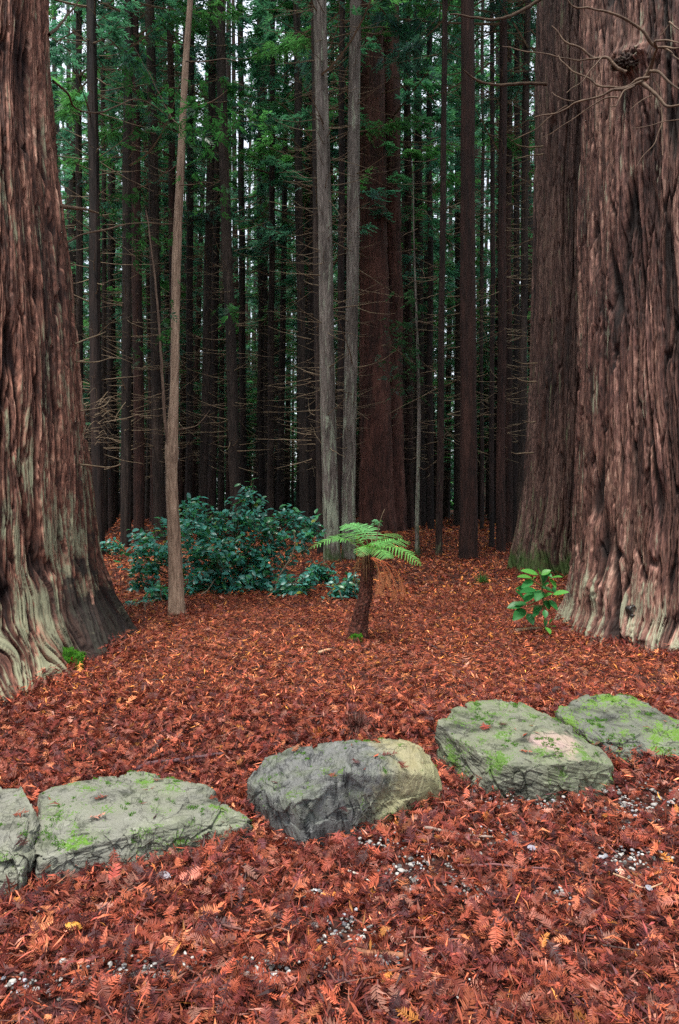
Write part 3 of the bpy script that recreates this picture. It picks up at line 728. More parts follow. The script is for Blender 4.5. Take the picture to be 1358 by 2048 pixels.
# ------------------------------------------------------------------ pale forked sapling
def sapling():
    D = 7.66; X0 = (355 - CX) / FPX * D; b = np.array([X0, D, float(ground(X0, D))])
    root = tag(empty('forked_sapling', b), 'slim pale brown sapling with a forked crook standing before the shrub', 'tree')
    px = [(358, 1262), (355, 1235), (352, 1150), (347, 1050), (343, 960), (344, 890), (348, 800), (350, 700), (352, 560), (357, 420), (364, 280), (372, 120), (381, -10), (392, -200), (410, -500)]
    w = [36, 33, 27, 23.5, 22, 23, 18, 16.5, 17, 16, 14, 12, 10.5, 8, 3]
    P = np.array([at_y(a, c, D) for a, c in px]); n = 240
    C = catmull(P, n); R = catmull(np.column_stack([w, w, w]).astype(float), n)[:, 0] * .5 / FPX * D
    zc = C[:, 2]; R = R * (1 + .14 * np.exp(-((zc - at_y(0, 905, D)[2]) / .10) ** 2) + .05 * gn(zc * 4, 3., 1.))
    link('trunk', trunk_mesh('trunk', C, R, M['bark_sapling'], 44, .08, 4.4, .5, base=b, scalev=4.), root)
    limb(root, 'branch', [(292, 420), (303, 500), (312, 580), (319, 660), (325, 760), (329, 830), (338, 905)], (7.5, 7.62), 3.6, M['bark_sapling_l'], b, sides=10, jit=.006)
    for pts, Yd, r in (([(478, 122), (450, 118), (400, 124), (372, 122)], (7.2, 7.6), 1.6), ([(455, 180), (420, 205), (366, 215)], (7.3, 7.6), 1.6),
                       ([(268, 95), (300, 150), (340, 230), (358, 250)], (8, 7.66), 1.5), ([(440, 365), (400, 366), (360, 372)], (7.2, 7.6), 1.2),
                       ([(300, 330), (330, 345), (356, 330)], (7.9, 7.66), 1.4), ([(420, 820), (395, 850), (352, 862)], (7.9, 7.7), 1.0)):
        limb(root, 'twig', pts, Yd, r, M['deadwood'], b, sides=5, jit=.01)
    r = np.random.default_rng(9); S = Soup()
    P0 = []; 
    for (a, c, sx, sy, k, yy) in ((400, 255, 30, 45, 60, 7.2), (380, 200, 26, 40, 30, 7.3), (450, 235, 28, 14, 22, 7.2), (270, 150, 16, 50, 34, 7.7), (290, 235, 20, 30, 24, 7.7),
                              (250, 420, 22, 40, 34, 7.8), (290, 455, 26, 30, 26, 7.7), (332, 640, 12, 30, 14, 7.5), (460, 612, 14, 14, 14, 7.3), (440, 400, 16, 26, 16, 7.4), (275, 700, 10, 16, 6, 7.6)):
        for _ in range(k):
            P0.append(at_y(a + r.normal(0, sx), c + r.normal(0, sy), yy + r.normal(0, .25)))
    P0 = np.array(P0); n = len(P0); a = r.uniform(0, 6.28, n)
    spray_soup(S, P0, np.column_stack([np.cos(a), np.sin(a), r.normal(-.3, .2, n)]), r.uniform(.08, .17, n), np.array([.022, .08, .03]) * r.uniform(.6, 1.4, (n, 1)), r, npair=5, mat=0, wid=.16)
    link('foliage', S.mesh('foliage', [M['needle']], smooth=False, center=b), root)
t = NT('sapling_branch_bark'); g = t.n('ShaderNodeNewGeometry')
M['bark_sapling_l'] = t.pbr(t.ramp(t.noise(t.vmul(g.outputs['Position'], (60, 60, 9)), 1, 4, .6), [(.3, (.07, .042, .03)), (.7, (.18, .12, .085))]), .8, .3)
sapling()

def thin_sapling():
    D = 14.9; X0 = (835 - CX) / FPX * D; b = np.array([X0, D, float(ground(X0, D))])
    root = tag(empty('thin_sapling', b), 'thin pale pole of a sapling in front of the huge dark red redwood pair', 'tree')
    px = [(835, 1120), (834, 1050), (836, 950), (838, 850), (837, 760), (835, 690), (832, 600), (828, 480), (826, 330)]
    w = [10, 8.5, 7.6, 7, 6.5, 5.5, 4, 2.8, 1.]
    P = np.array([at_y(a, c, D) for a, c in px]); C = catmull(P, 110); R = catmull(np.column_stack([w, w, w]).astype(float), 110)[:, 0] * .5 / FPX * D
    link('trunk', trunk_mesh('trunk', C, R, Pl, 20, .05, 1.4, .2, base=b, scalev=4.), root)
    limb(root, 'branch', [(762, 690), (785, 694), (812, 716), (829, 728)], (14.2, 14.9), 2.2, M['twig'], b)
    for i in range(16):
        y0 = 430 + i * 34 + rng.uniform(-10, 10); s = -1 if i % 3 else 1; L = rng.uniform(15, 60)
        limb(root, 'twig', [(835 + s * L, y0 + rng.uniform(-8, 22)), (835 + s * L * .5, y0 + rng.uniform(-5, 8)), (835, y0)], (14.5, 14.9), 1.1, M['deadwood'], b, sides=4, n=10)
    r = np.random.default_rng(19); S = Soup(); n = 120
    P0 = np.array([at_y(810 + r.normal(0, 22), 690 + r.normal(0, 60), 14.6 + r.normal(0, .3)) for _ in range(n)]); a = r.uniform(0, 6.28, n)
    spray_soup(S, P0, np.column_stack([np.cos(a), np.sin(a), r.normal(-.2, .2, n)]), r.uniform(.12, .3, n), np.array([.03, .075, .045]) * r.uniform(.6, 1.4, (n, 1)), r, npair=4, mat=0)
    link('foliage', S.mesh('foliage', [M['needle']], smooth=False, center=b), root)
thin_sapling()

# ------------------------------------------------------------------ broad leaves
def leaves(S, P, D, N, L, W, col, mat=0, seg=4, fold=.18, curl=.25, mid=.5):
    """arrays of leaves: base point, direction, normal, length, width; an oval blade folded along its midrib"""
    n = len(P); D = D / np.linalg.norm(D, axis=1)[:, None]; B = np.cross(N, D); B /= np.linalg.norm(B, axis=1)[:, None] + 1e-9; N = np.cross(D, B)
    ts = np.linspace(0, 1, seg + 1); prof = np.sin(PI * ts ** (.9)) ** .75; prof[0] = .06; prof[-1] = .02
    rows = []
    for t, w in zip(ts, prof):
        c = P + D * (L * t)[:, None] - N * (L * curl * t * t)[:, None]
        o = B * (W * w * .5)[:, None]; up = N * (W * w * fold)[:, None]
        rows.append(np.stack([c + o + up, c, c - o + up], 1))
    V = np.stack(rows, 1)                    # n, seg+1, 3, 3
    per = (seg + 1) * 3
    f = []
    for i in range(seg):
        for j in range(2):
            a = i * 3 + j; f.append([a, a + 1, a + 4, a + 3])
    F = (np.arange(n)[:, None, None] * per + np.array(f)[None]).reshape(-1, 4)
    S.add(V.reshape(-1, 3), F, mat, col=np.repeat(col, per, 0))

def shrub(name, label, blobs, D, n, leaf, seed, stems=12, cat='shrub', footpx=None, group=None, spread=.6):
    """blobs: (px, py, rx, ry) lobes of the crown with a depth of their own"""
    r = np.random.default_rng(seed)
    fx = footpx[0]; X0, Y0, Z0 = (float(v) for v in hit(fx, footpx[1])); b = np.array([X0, Y0, Z0])
    root = tag(empty(name, b), label, cat, group)
    P0 = []; N0 = []; tips = []
    wts = np.array([q[2] * q[3] for q in blobs], float); wts /= wts.sum()
    S = Soup(); W_ = Soup()
    for q, w in zip(blobs, wts):
        a, c, rx, ry = q[:4]; dd = q[4] if len(q) > 4 else D
        nt = max(6, int(n * w / 8)); sx = rx / FPX * dd; sz = ry / FPX * dd; C = at_y(a, c, dd)
        u = r.normal(size=(nt, 3)); u /= np.linalg.norm(u, axis=1)[:, None]; rad = r.uniform(.25, 1.6, (nt, 1)) ** .6
        T = C + u * rad * np.array([sx, min(sx, spread), sz])
        gz = ground(T[:, 0], T[:, 1]) + .03; T[:, 2] = np.maximum(T[:, 2], gz)
        for tpt, uu in zip(T, u):           # a shoot with ~8 leaves
            d = uu * .6 + np.array([0, 0, .7]) + r.normal(0, .3, 3); d /= np.linalg.norm(d); Ls = r.uniform(.14, .3)
            st = tpt - d * Ls
            k = 8; tt = np.linspace(.15, 1, k); ang = np.arange(k) * 2.4 + r.uniform(0, 6)
            e1 = np.cross(d, [0.3, .2, 1]); e1 /= np.linalg.norm(e1); e2 = np.cross(d, e1)
            out = np.cos(ang)[:, None] * e1 + np.sin(ang)[:, None] * e2 + d * .35
            out[:, 2] = out[:, 2] * .5
            P0.append(st + d * Ls * tt[:, None]); N0.append(out); tips.append((st, tpt))
    P0 = np.concatenate(P0); D0 = np.concatenate(N0) + r.normal(0, .25, P0.shape); m = len(P0)
    NN = np.array([0, -.45, .9]) + r.normal(0, .40, (m, 3))
    gz = ground(P0[:, 0], P0[:, 1]) + .02; P0[:, 2] = np.maximum(P0[:, 2], gz)
    L = r.uniform(.75, 1.2, m) * leaf; col = np.array([.045, .20, .165]) * r.uniform(.6, 1.5, (m, 1))
    yl = r.random(m) < .02; col[yl] = np.array([.25, .25, .04])
    gl = r.random(m) < .22; col[gl] = np.array([.036, .18, .065]) * r.uniform(.7, 1.3, (gl.sum(), 1))
    leaves(S, P0, D0, NN, L, L * r.uniform(.42, .55, m), col, fold=.14)
    link('foliage', S.mesh('foliage', [M['shrub']], center=b), root)
    ks = r.permutation(len(tips))
    for i in ks[:stems]:
        st, tp = tips[i]; f0 = b + np.array([r.normal(0, .12), r.normal(0, .08), -.03])
        mid = f0 * .45 + st * .55 + np.array([0, 0, .12])
        V, F = tube(catmull(np.array([f0, mid, st, tp]), 16), np.linspace(.011, .003, 16), 5); W_.add(V, F)
    for i in ks[stems:stems * 14]:
        st, tp = tips[i]; c = b * .3 + st * .7 + np.array([0, 0, -.03]); V, F = tube(catmull(np.array([c, st, tp]), 8), np.linspace(.005, .0018, 8), 4); W_.add(V, F)
    link('stems', W_.mesh('stems', [M['deadwood']], center=b), root)
    return root

main = shrub('broadleaf_shrub', 'large dark green glossy shrub with a pointed top behind the pale sapling',
      [(300, 1085, 42, 40), (290, 1120, 40, 38), (275, 1165, 28, 25), (390, 1060, 60, 50), (395, 1020, 32, 26), (430, 1030, 26, 18), (420, 1100, 75, 55), (410, 1150, 60, 45), (495, 1030, 42, 40), (497, 990, 18, 24), (490, 1080, 62, 55),
       (490, 1140, 62, 45), (545, 1060, 40, 36), (540, 1110, 45, 50), (597, 1040, 36, 30), (575, 1025, 14, 14), (625, 1062, 26, 20), (600, 1075, 30, 22), (395, 1180, 34, 16), (460, 1170, 40, 22), (543, 1165, 40, 20)], 9.6, 4300, .10, 21, 16, footpx=(465, 1180))
limb(main, 'bare_stem', [(588, 1060), (590, 1090), (578, 1120), (560, 1150), (547, 1192)], (9.3, 9.3), 2.4, M['twig'], np.array(main.location))
limb(main, 'bare_stem', [(430, 1158), (415, 1180), (396, 1195)], (9.2, 9.1), 1.8, M['twig'], np.array(main.location))
shrub('broadleaf_shrub', 'low glossy green bush at the right foot of the large dark shrub', [(590, 1172, 34, 20), (565, 1178, 24, 12), (612, 1150, 20, 14)], 9.2, 420, .095, 22, 6, footpx=(590, 1192))
shrub('broadleaf_shrub', 'small glossy bush beside the foot of the pale twin trunks', [(640, 1132, 22, 14), (652, 1150, 20, 12), (630, 1142, 12, 8)], 10.4, 240, .10, 23, 5, footpx=(648, 1168))
shrub('broadleaf_shrub', 'small teal leaved bush directly left of the fern trunk', [(690, 1172, 26, 18), (672, 1185, 20, 12), (706, 1160, 12, 22)], 9.0, 330, .095, 24, 6, footpx=(692, 1198))
shrub('broadleaf_shrub', 'low glossy bush at the left foot of the pale forked sapling', [(322, 1190, 26, 18), (302, 1200, 16, 10), (310, 1175, 16, 10)], 8.7, 220, .095, 25, 5, footpx=(322, 1216))
shrub('broadleaf_seedling', 'tiny glossy seedling lying low left of the pale forked sapling', [(276, 1220, 20, 5), (262, 1222, 10, 4)], 8.4, 60, .08, 26, 2, cat='plant', footpx=(276, 1228))
shrub('broadleaf_shrub', 'pale grey leaved low bush behind the shrub beside the dark straight trunk', [(218, 1085, 14, 10), (232, 1090, 14, 8)], 14, 90, .12, 27, 3, footpx=(226, 1104))

# ------------------------------------------------------------------ big leaved plant by the right giant
def big_leaf_plant():
    X0, Y0, Z0 = (float(v) for v in hit(1100, 1268)); b = np.array([X0, Y0, Z0]); D = Y0
    root = tag(empty('broadleaf_plant', b), 'young plant with large shiny bright green leaves left of the right giant', 'plant')
    K = 378 / 1358.; pz = lambda x, y: (980 + x * K, 1100 + y * K)
    stem = [pz(402, 610), pz(398, 520), pz(390, 420), pz(376, 320), pz(372, 250), pz(360, 180)]
    limb(root, 'stem', stem, (D, D), 2.6, M['glossystem'], b, sides=8, rev=True, taper=.5, jit=.004)
    for q in ([pz(376, 330), pz(300, 380), pz(240, 400)], [pz(372, 260), pz(330, 235), pz(290, 205)], [pz(390, 400), pz(320, 400), pz(260, 420)]):
        limb(root, 'stem', q, (D, D - .06), 1.8, M['glossystem'], b, sides=6, rev=True, jit=.003)
    # base px, tip px, width px, brightness
    Ls = [((345, 178), (232, 155), 42, 1.3), ((300, 200), (205, 197), 34, 1.2), ((370, 180), (435, 150), 36, 1.1), ((400, 160), (440, 195), 22, 1.0), ((365, 240), (415, 175), 42, .6), ((430, 205), (512, 197), 34, 1.2),
          ((425, 205), (470, 270), 40, 1.1), ((372, 265), (420, 245), 34, .7), ((455, 265), (465, 310), 24, .9), ((452, 320), (558, 308), 34, 1.2), ((375, 345), (440, 318), 32, 1.5),
          ((310, 215), (240, 275), 40, .9), ((300, 225), (325, 195), 26, 1.1), ((370, 290), (335, 365), 54, .9), ((320, 310), (200, 285), 58, .8), ((305, 315), (255, 375), 50, .9), ((330, 285), (230, 310), 40, .7), ((250, 375), (195, 300), 44, .9),
          ((240, 395), (133, 420), 52, .9), ((265, 390), (180, 395), 34, .8), ((250, 425), (180, 505), 56, .9), ((272, 455), (305, 532), 40, .8), ((370, 395), (320, 460), 40, .9), ((350, 440), (312, 485), 30, 1.), ((420, 360), (480, 428), 40, .8), ((385, 365), (430, 425), 44, .7), ((395, 430), (398, 485), 30, .9),
          ((396, 490), (398, 545), 24, .9), ((425, 545), (442, 500), 24, .9), ((402, 555), (432, 602), 30, 1.1), ((432, 550), (468, 552), 16, .8), ((372, 268), (450, 300), 30, .6), ((358, 175), (352, 135), 22, 1.5), ((410, 300), (385, 240), 30, .6)]
    S = Soup(); r = np.random.default_rng(3)
    P = []; Dd = []; NN = []; L = []; W = []; C = []
    for (p, q, w, br) in Ls:
        y0 = D + r.normal(0, .05); a = at_y(*pz(*p), y0); e = at_y(*pz(*q), y0 - r.uniform(.0, .12)); d = e - a; l = np.linalg.norm(d)
        P.append(a); Dd.append(d / l + np.array([0, 0, .12])); NN.append(np.array([r.normal(0, .25), -.55, .75])); L.append(l * 1.08); W.append(w * K / FPX * D * 1.4)
        C.append(np.array([.026, .165, .038]) * br * r.uniform(.85, 1.15) + (np.array([.05, .07, 0]) if br > 1.05 else 0))
    leaves(S, np.array(P), np.array(Dd), np.array(NN), np.array(L), np.array(W), np.array(C), seg=8, fold=.16, curl=.12)
    link('foliage', S.mesh('foliage', [M['glossy']], center=b), root)
t = NT('green_stem'); M['glossystem'] = t.pbr((.10, .10, .03), .5, .4)
big_leaf_plant()

# ------------------------------------------------------------------ tree fern
def frond_mesh(name, pts, Ys, base, npin=26, wmax=.13, col=(.10, .30, .09), mat=None, up=(0, -.35, 1), hang=.1, seed=0, start=.12, skip=0.):
    r = np.random.default_rng(seed); P = np.array([at_y(a, c, y) for (a, c), y in zip(pts, Ys)])
    n = 60; C = catmull(P, n); S = Soup(); T = np.gradient(C, axis=0); T /= np.linalg.norm(T, axis=1)[:, None]
    V, F = tube(C, np.linspace(.006, .0015, n), 5); S.add(V, F, 0, col=np.array(col) * np.array([.9, .6, .6]))
    UP = np.array(up, float)
    for i in range(npin):
        t = start + (1 - start) * (i + .5) / npin; k = t * (n - 1); k0 = int(k); c = C[k0]; tg = T[k0]
        prof = np.clip(math.sin(PI * min(1, (t - start) / (1 - start) * .82 + .18)) ** .8, .06, 1) * wmax
        B = np.cross(tg, UP); B /= np.linalg.norm(B); N = np.cross(B, tg)
        for sg in (-1, 1):
            if r.random() < skip: continue
            d = B * sg * .86 + tg * .5 - np.array([0, 0, 1]) * hang + N * r.normal(0, .06); d /= np.linalg.norm(d)
            L = prof * r.uniform(.88, 1.1); s = np.cross(d, N); s /= np.linalg.norm(s)
            m = 9; tt = (np.arange(m) + .5) / m
            cc = np.array(col) * r.uniform(.75, 1.25)
            for sd in (-1, 1):          # pinnules
                o = c + d * (L * tt)[:, None] - np.array([0, 0, 1]) * (hang * L * tt ** 2)[:, None]
                pl = L * .10 * (1 - .75 * tt)[:, None] + .0015
                dv = s * sd * .9 + d * .45
                w = d * L / m * .46
                q = np.stack([o - w, o - w * .5 + dv * pl, o + w * .7 + dv * pl * .95, o + w], 1).reshape(-1, 3)
                S.add(q, np.arange(m * 4).reshape(-1, 4), 0, col=cc)
    return S.mesh(name, [mat or M['fern']], smooth=False, center=base)

def tree_fern():
    X0, Y0, Z0 = (float(v) for v in hit(714, 1290)); b = np.array([X0, Y0, Z0]); D = Y0
    root = tag(empty('tree_fern', b), 'young tree fern with bright green fronds on a leaning dark trunk mid clearing', 'fern')
    K = 300 / 1358.; q = lambda x, y: (600 + x * K, 1020 + y * K)
    # trunk
    cp = [q(505, 1245), q(512, 1180), q(535, 1050), q(560, 900), q(590, 780), q(605, 650), q(612, 540), q(620, 440), q(622, 400)]
    w = np.array([195, 172, 140, 126, 116, 102, 100, 85, 55]) * K
    P = np.array([at_y(a, c, D + .08) for a, c in cp]); C = catmull(P, 130); R = catmull(np.column_stack([w, w, w]), 130)[:, 0] * .5 / FPX * D
    link('trunk', trunk_mesh('trunk', C, R, M['fern_trunk'], 56, .16, 6.1, .12, base=b, scalev=14.), root)
    S = Soup(); r = np.random.default_rng(8)      # old stalk bases and hair
    for i in range(620):
        k = r.integers(2, 126); a = r.uniform(0, 6.28); o = C[k] + np.array([math.cos(a), math.sin(a), 0]) * R[k] * .98
        d = np.array([math.cos(a) * .55, math.sin(a) * .55, r.uniform(-.9, .9)]); L = r.uniform(.015, .05)
        V, F = tube(np.array([o, o + d * L * .6, o + d * L + [0, 0, -.006]]), np.array([.0035, .0025, .001]), 4); S.add(V, F, 0, col=np.array([.09, .035, .02]) * r.uniform(.4, 1.6))
    for i in range(46):
        k = r.integers(95, 129); a = r.uniform(0, 6.28); o = C[k] + np.array([math.cos(a), math.sin(a), 0]) * R[k] * .9
        d = np.array([math.cos(a), math.sin(a), 0]); L = r.uniform(.06, .2)
        Q = np.array([o, o + d * L * .35 + [0, 0, .01], o + d * L * .5 + [0, 0, -L * .7], o + d * L * .42 + [0, 0, -L * 1.2]])
        V, F = tube(catmull(Q, 10), np.linspace(.004, .0012, 10), 4); S.add(V, F, 0, col=np.array([.22, .11, .05]) * r.uniform(.4, 1.3))
    link('old_stalks', S.mesh('old_stalks', [M['woodcol']], center=b), root)
    cr = (632, 395)
    G = (.12, .36, .09)
    fr = [([cr, (540, 300), (400, 265), (270, 265), (75, 355)], [D, D - .06, D - .15, D - .2, D - .28], .085, G, .12, .42),
          ([cr, (600, 270), (520, 160), (430, 130), (370, 165)], [D, D - .02, D + .0, D + .05, D + .05], .125, (.13, .36, .12), .3, .25),
          ([cr, (650, 290), (640, 190), (560, 130), (470, 112)], [D, D + .08, D + .2, D + .3, D + .4], .12, (.13, .36, .13), .4, .3),
          ([cr, (720, 320), (820, 285), (910, 275), (1000, 292)], [D, D + .03, D + .08, D + .14, D + .2], .105, G, .2, .22),
          ([cr, (740, 330), (880, 345), (1000, 410), (1100, 508)], [D, D - .1, D - .22, D - .3, D - .36], .10, (.14, .40, .09), .35, .22),
          ([cr, (670, 330), (720, 360), (770, 400), (790, 440)], [D, D - .12, D - .25, D - .36, D - .42], .10, G, .3, .15),
          ([cr, (600, 340), (640, 300), (720, 300), (800, 340)], [D, D - .08, D - .16, D - .2, D - .25], .08, G, .2, .15),
          ([cr, (690, 300), (780, 230), (860, 215), (930, 240)], [D, D + .1, D + .25, D + .36, D + .42], .10, G, .3, .2),
          ([cr, (580, 320), (480, 230), (380, 215), (290, 235)], [D, D + .1, D + .22, D + .32, D + .4], .09, G, .3, .3),
          ([cr, (610, 350), (590, 330), (560, 360), (545, 420)], [D, D - .14, D - .28, D - .4, D - .46], .09, (.14, .36, .10), .3, .2),
          ([cr, (560, 350), (505, 315), (455, 275), (440, 255)], [D, D - .05, D - .1, D - .16, D - .2], .055, (.17, .36, .15), .3, .1)]
    for i, (pts, Ys, wm, col, hg, stt) in enumerate(fr):
        link('frond', frond_mesh('frond', [q(*p) for p in pts], Ys, b, 15, wm * 1.1, col, None, hang=hg * .45, seed=i, start=stt), root)
    # uncurling stalk
    limb(root, 'young_stalk', [q(655, 400), q(690, 270), q(720, 120), q(745, 40), q(768, -10)], (D, D - .02), 1.1, M['twig'], b, rev=True, taper=.6, jit=.003)
    S = Soup(); n = 34; r = np.random.default_rng(2); P0 = np.array([at_y(*q(r.uniform(670, 726), r.uniform(85, 130)), D + r.normal(0, .02)) for _ in range(n)]); a = r.uniform(0, 6.28, n)
    spray_soup(S, P0, np.column_stack([np.cos(a), .3 * np.sin(a), r.normal(0, .3, n)]), r.uniform(.02, .04, n), np.array([[.10, .26, .13]]), r, npair=3, mat=0, wid=.3)
    link('young_frond_tip', S.mesh('young_frond_tip', [M['fern']], smooth=False, center=b), root)
    for i, (pts, Ys) in enumerate((([(640, 430), (740, 470), (820, 560), (850, 700), (848, 830)], [D, D - .03, D - .05, D - .06, D - .06]),
                                   ([(650, 430), (780, 480), (880, 570), (930, 680), (945, 790)], [D, D + .03, D + .08, D + .1, D + .1]),
                                   ([(640, 440), (720, 480), (770, 560), (780, 640), (775, 700)], [D, D - .08, D - .1, D - .1, D - .1]),
                                   ([(650, 430), (700, 500), (720, 590), (722, 690), (715, 760)], [D, D - .1, D - .14, D - .15, D - .15]))):
        link('dead_frond', frond_mesh('dead_frond', [q(*p) for p in pts], Ys, b, 16, .075, (.50, .19, .08), M['litter'], hang=.7, seed=40 + i, start=.4, skip=.35), root)
    moss_mound('moss_patch', root, at_y(*q(505, 1165), D - .02), np.array([.055, .035, .04]), b, 1500)
t = NT('fern_trunk_bark'); uv = t.attr('barkuv'); nz = t.noise(t.vmul(uv, (70, 45, 0)), 1, 5, .65)
M['fern_trunk'] = t.pbr(t.ramp(nz, [(.34, (.008, .004, .004)), (.47, (.05, .016, .011)), (.58, (.14, .04, .026)), (.72, (.24, .11, .07))]), .8, .3, t.bump(nz, .9, .02))
tree_fern()

# ------------------------------------------------------------------ grass tufts and the dry tuft
def tuft(name, label, px, py, n, L, col, seed, cat, wid=.006, droop=.6, mat=None):
    r = np.random.default_rng(seed); X0, Y0, Z0 = (float(v) for v in hit(px, py)); b = np.array([X0, Y0, Z0]); S = Soup()
    for i in range(n):
        a = r.uniform(0, 6.28); e = r.uniform(.15, 1.2); l = L * r.uniform(.5, 1.1); d = np.array([math.cos(a), math.sin(a), 0])
        tt = np.linspace(0, 1, 6)[:, None]; P = b + r.normal(0, L * .12, 3) * [1, 1, 0] + d * l * math.sin(e) * tt + np.array([0, 0, 1]) * l * (math.cos(e) * tt - droop * tt ** 2 * math.sin(e))
        P[:, 2] = np.maximum(P[:, 2], ground(P[:, 0], P[:, 1]) + .004)
        s = np.array([-d[1], d[0], 0]) * wid * (1 - tt ** 1.5) + 1e-4
        V = np.stack([P - s, P + s], 1).reshape(-1, 3); k = np.arange(5)[:, None] * 2
        S.add(V, np.concatenate([k, k + 1, k + 3, k + 2], 1), 0, col=np.array(col) * r.uniform(.5, 1.5))
    o = link(name, S.mesh(name, [mat or M['fern']], center=b), None, b); tag(o, label, cat)
tuft('grass_tuft', 'small green grass tuft on the red litter right of the fern', 965, 1166, 150, .24, (.05, .13, .03), 1, 'grass')
tuft('grass_tuft', 'pale grass tuft at the foot of the mossy rear giant', 1034, 1122, 60, .2, (.07, .14, .06), 2, 'grass')
tuft('dry_fern_clump', 'dry brown withered clump on the litter just behind the blue grey boulder', 714, 1462, 420, .17, (.10, .045, .035), 3, 'dead plant', wid=.0028, droop=.8, mat=M['woodcol'])

# ------------------------------------------------------------------ boulders
def rock_mat(name, base, dark, light, moss, moss_amt, pink=None, strat=(1, 1, 6), warm=None):
    t = NT(name); tc = t.n('ShaderNodeTexCoord'); P = tc.outputs['Object']; g = t.n('ShaderNodeNewGeometry')
    a = t.noise(t.vmul(P, tuple(6 * s for s in strat)), 1, 8, .72, .4); b = t.noise(P, 3.2, 6, .65); c = t.noise(P, 120, 4, .8)
    f = t.math('ADD', t.math('MULTIPLY', a, .55), t.math('ADD', t.math('MULTIPLY', b, .31), t.math('MULTIPLY', c, .14)))
    col = t.ramp(f, [(.36, tuple(v * .35 for v in dark)), (.43, dark), (.49, base), (.55, base), (.63, light)])
    if warm:
        sx = t.n('ShaderNodeSeparateXYZ'); t.l(P, sx.inputs[0])
        col = t.mix(t.ramp(t.math('ADD', sx.outputs[0], t.math('MULTIPLY', t.math('SUBTRACT', t.noise(P, 6, 4, .6), .5), .5)), [(.10, 0.), (.22, .75)]), col, warm)
    if pink:
        d = t.n('ShaderNodeVectorMath', operation='DISTANCE'); t.l(P, d.inputs[0]); d.inputs[1].default_value = pink; d.name = 'patch_centre'
        m = t.math('ADD', d.outputs['Value'], t.math('MULTIPLY', t.math('SUBTRACT', t.noise(P, 11, 5, .7), .5), .30))
        col = t.mix(t.ramp(m, [(.08, .9), (.15, 0.)]), col, (.36, .25, .235))
    s = t.n('ShaderNodeSeparateXYZ'); t.l(g.outputs['Normal'], s.inputs[0])
    film = t.math('ADD', t.noise(P, 4.5, 5, .6), t.math('MULTIPLY', s.outputs[2], .06))
    col = t.mix(t.math('MULTIPLY', t.ramp(film, [(.50 - moss_amt, 0.), (.70 - moss_amt, 1.)]), .26), col, (.15, .19, .08))
    mo = t.math('ADD', t.math('MULTIPLY', t.noise(P, 7, 4, .6), .55), t.math('ADD', t.math('MULTIPLY', t.noise(P, 85, 5, .75), .45), t.math('MULTIPLY', s.outputs[2], .04)))
    col = t.mix(t.ramp(mo, [(.62 - moss_amt, 0.), (.645 - moss_amt, .95)]), col, moss)
    ck = t.math('ABSOLUTE', t.math('SUBTRACT', t.noise(t.vmul(P, (4.5, 3.2, 7)), 1, 5, .6, .6), .5))
    ckm = t.ramp(ck, [(.003, 1.), (.010, 0.)])
    col = t.mix(t.math('MULTIPLY', ckm, t.ramp(b, [(.46, .0), (.60, .8)])), col, (.018, .018, .015))
    rough = t.ramp(b, [(.3, .45), (.7, .75)])
    h = t.math('ADD', t.math('MULTIPLY', a, .8), t.math('ADD', t.math('MULTIPLY', c, .4), t.math('MULTIPLY', t.ramp(mo, [(.6, 0.), (.66, 1.)]), .25)))
    h = t.math('SUBTRACT', h, t.math('MULTIPLY', ckm, .5))
    return t.pbr(col, rough, .4, t.bump(h, .75, .015))

def P_at(px, py, z):        # point at a pixel with a given height
    Y = (CAMH - z) * FPX / (py - HY); return [(px - CX) / FPX * Y, Y, z]

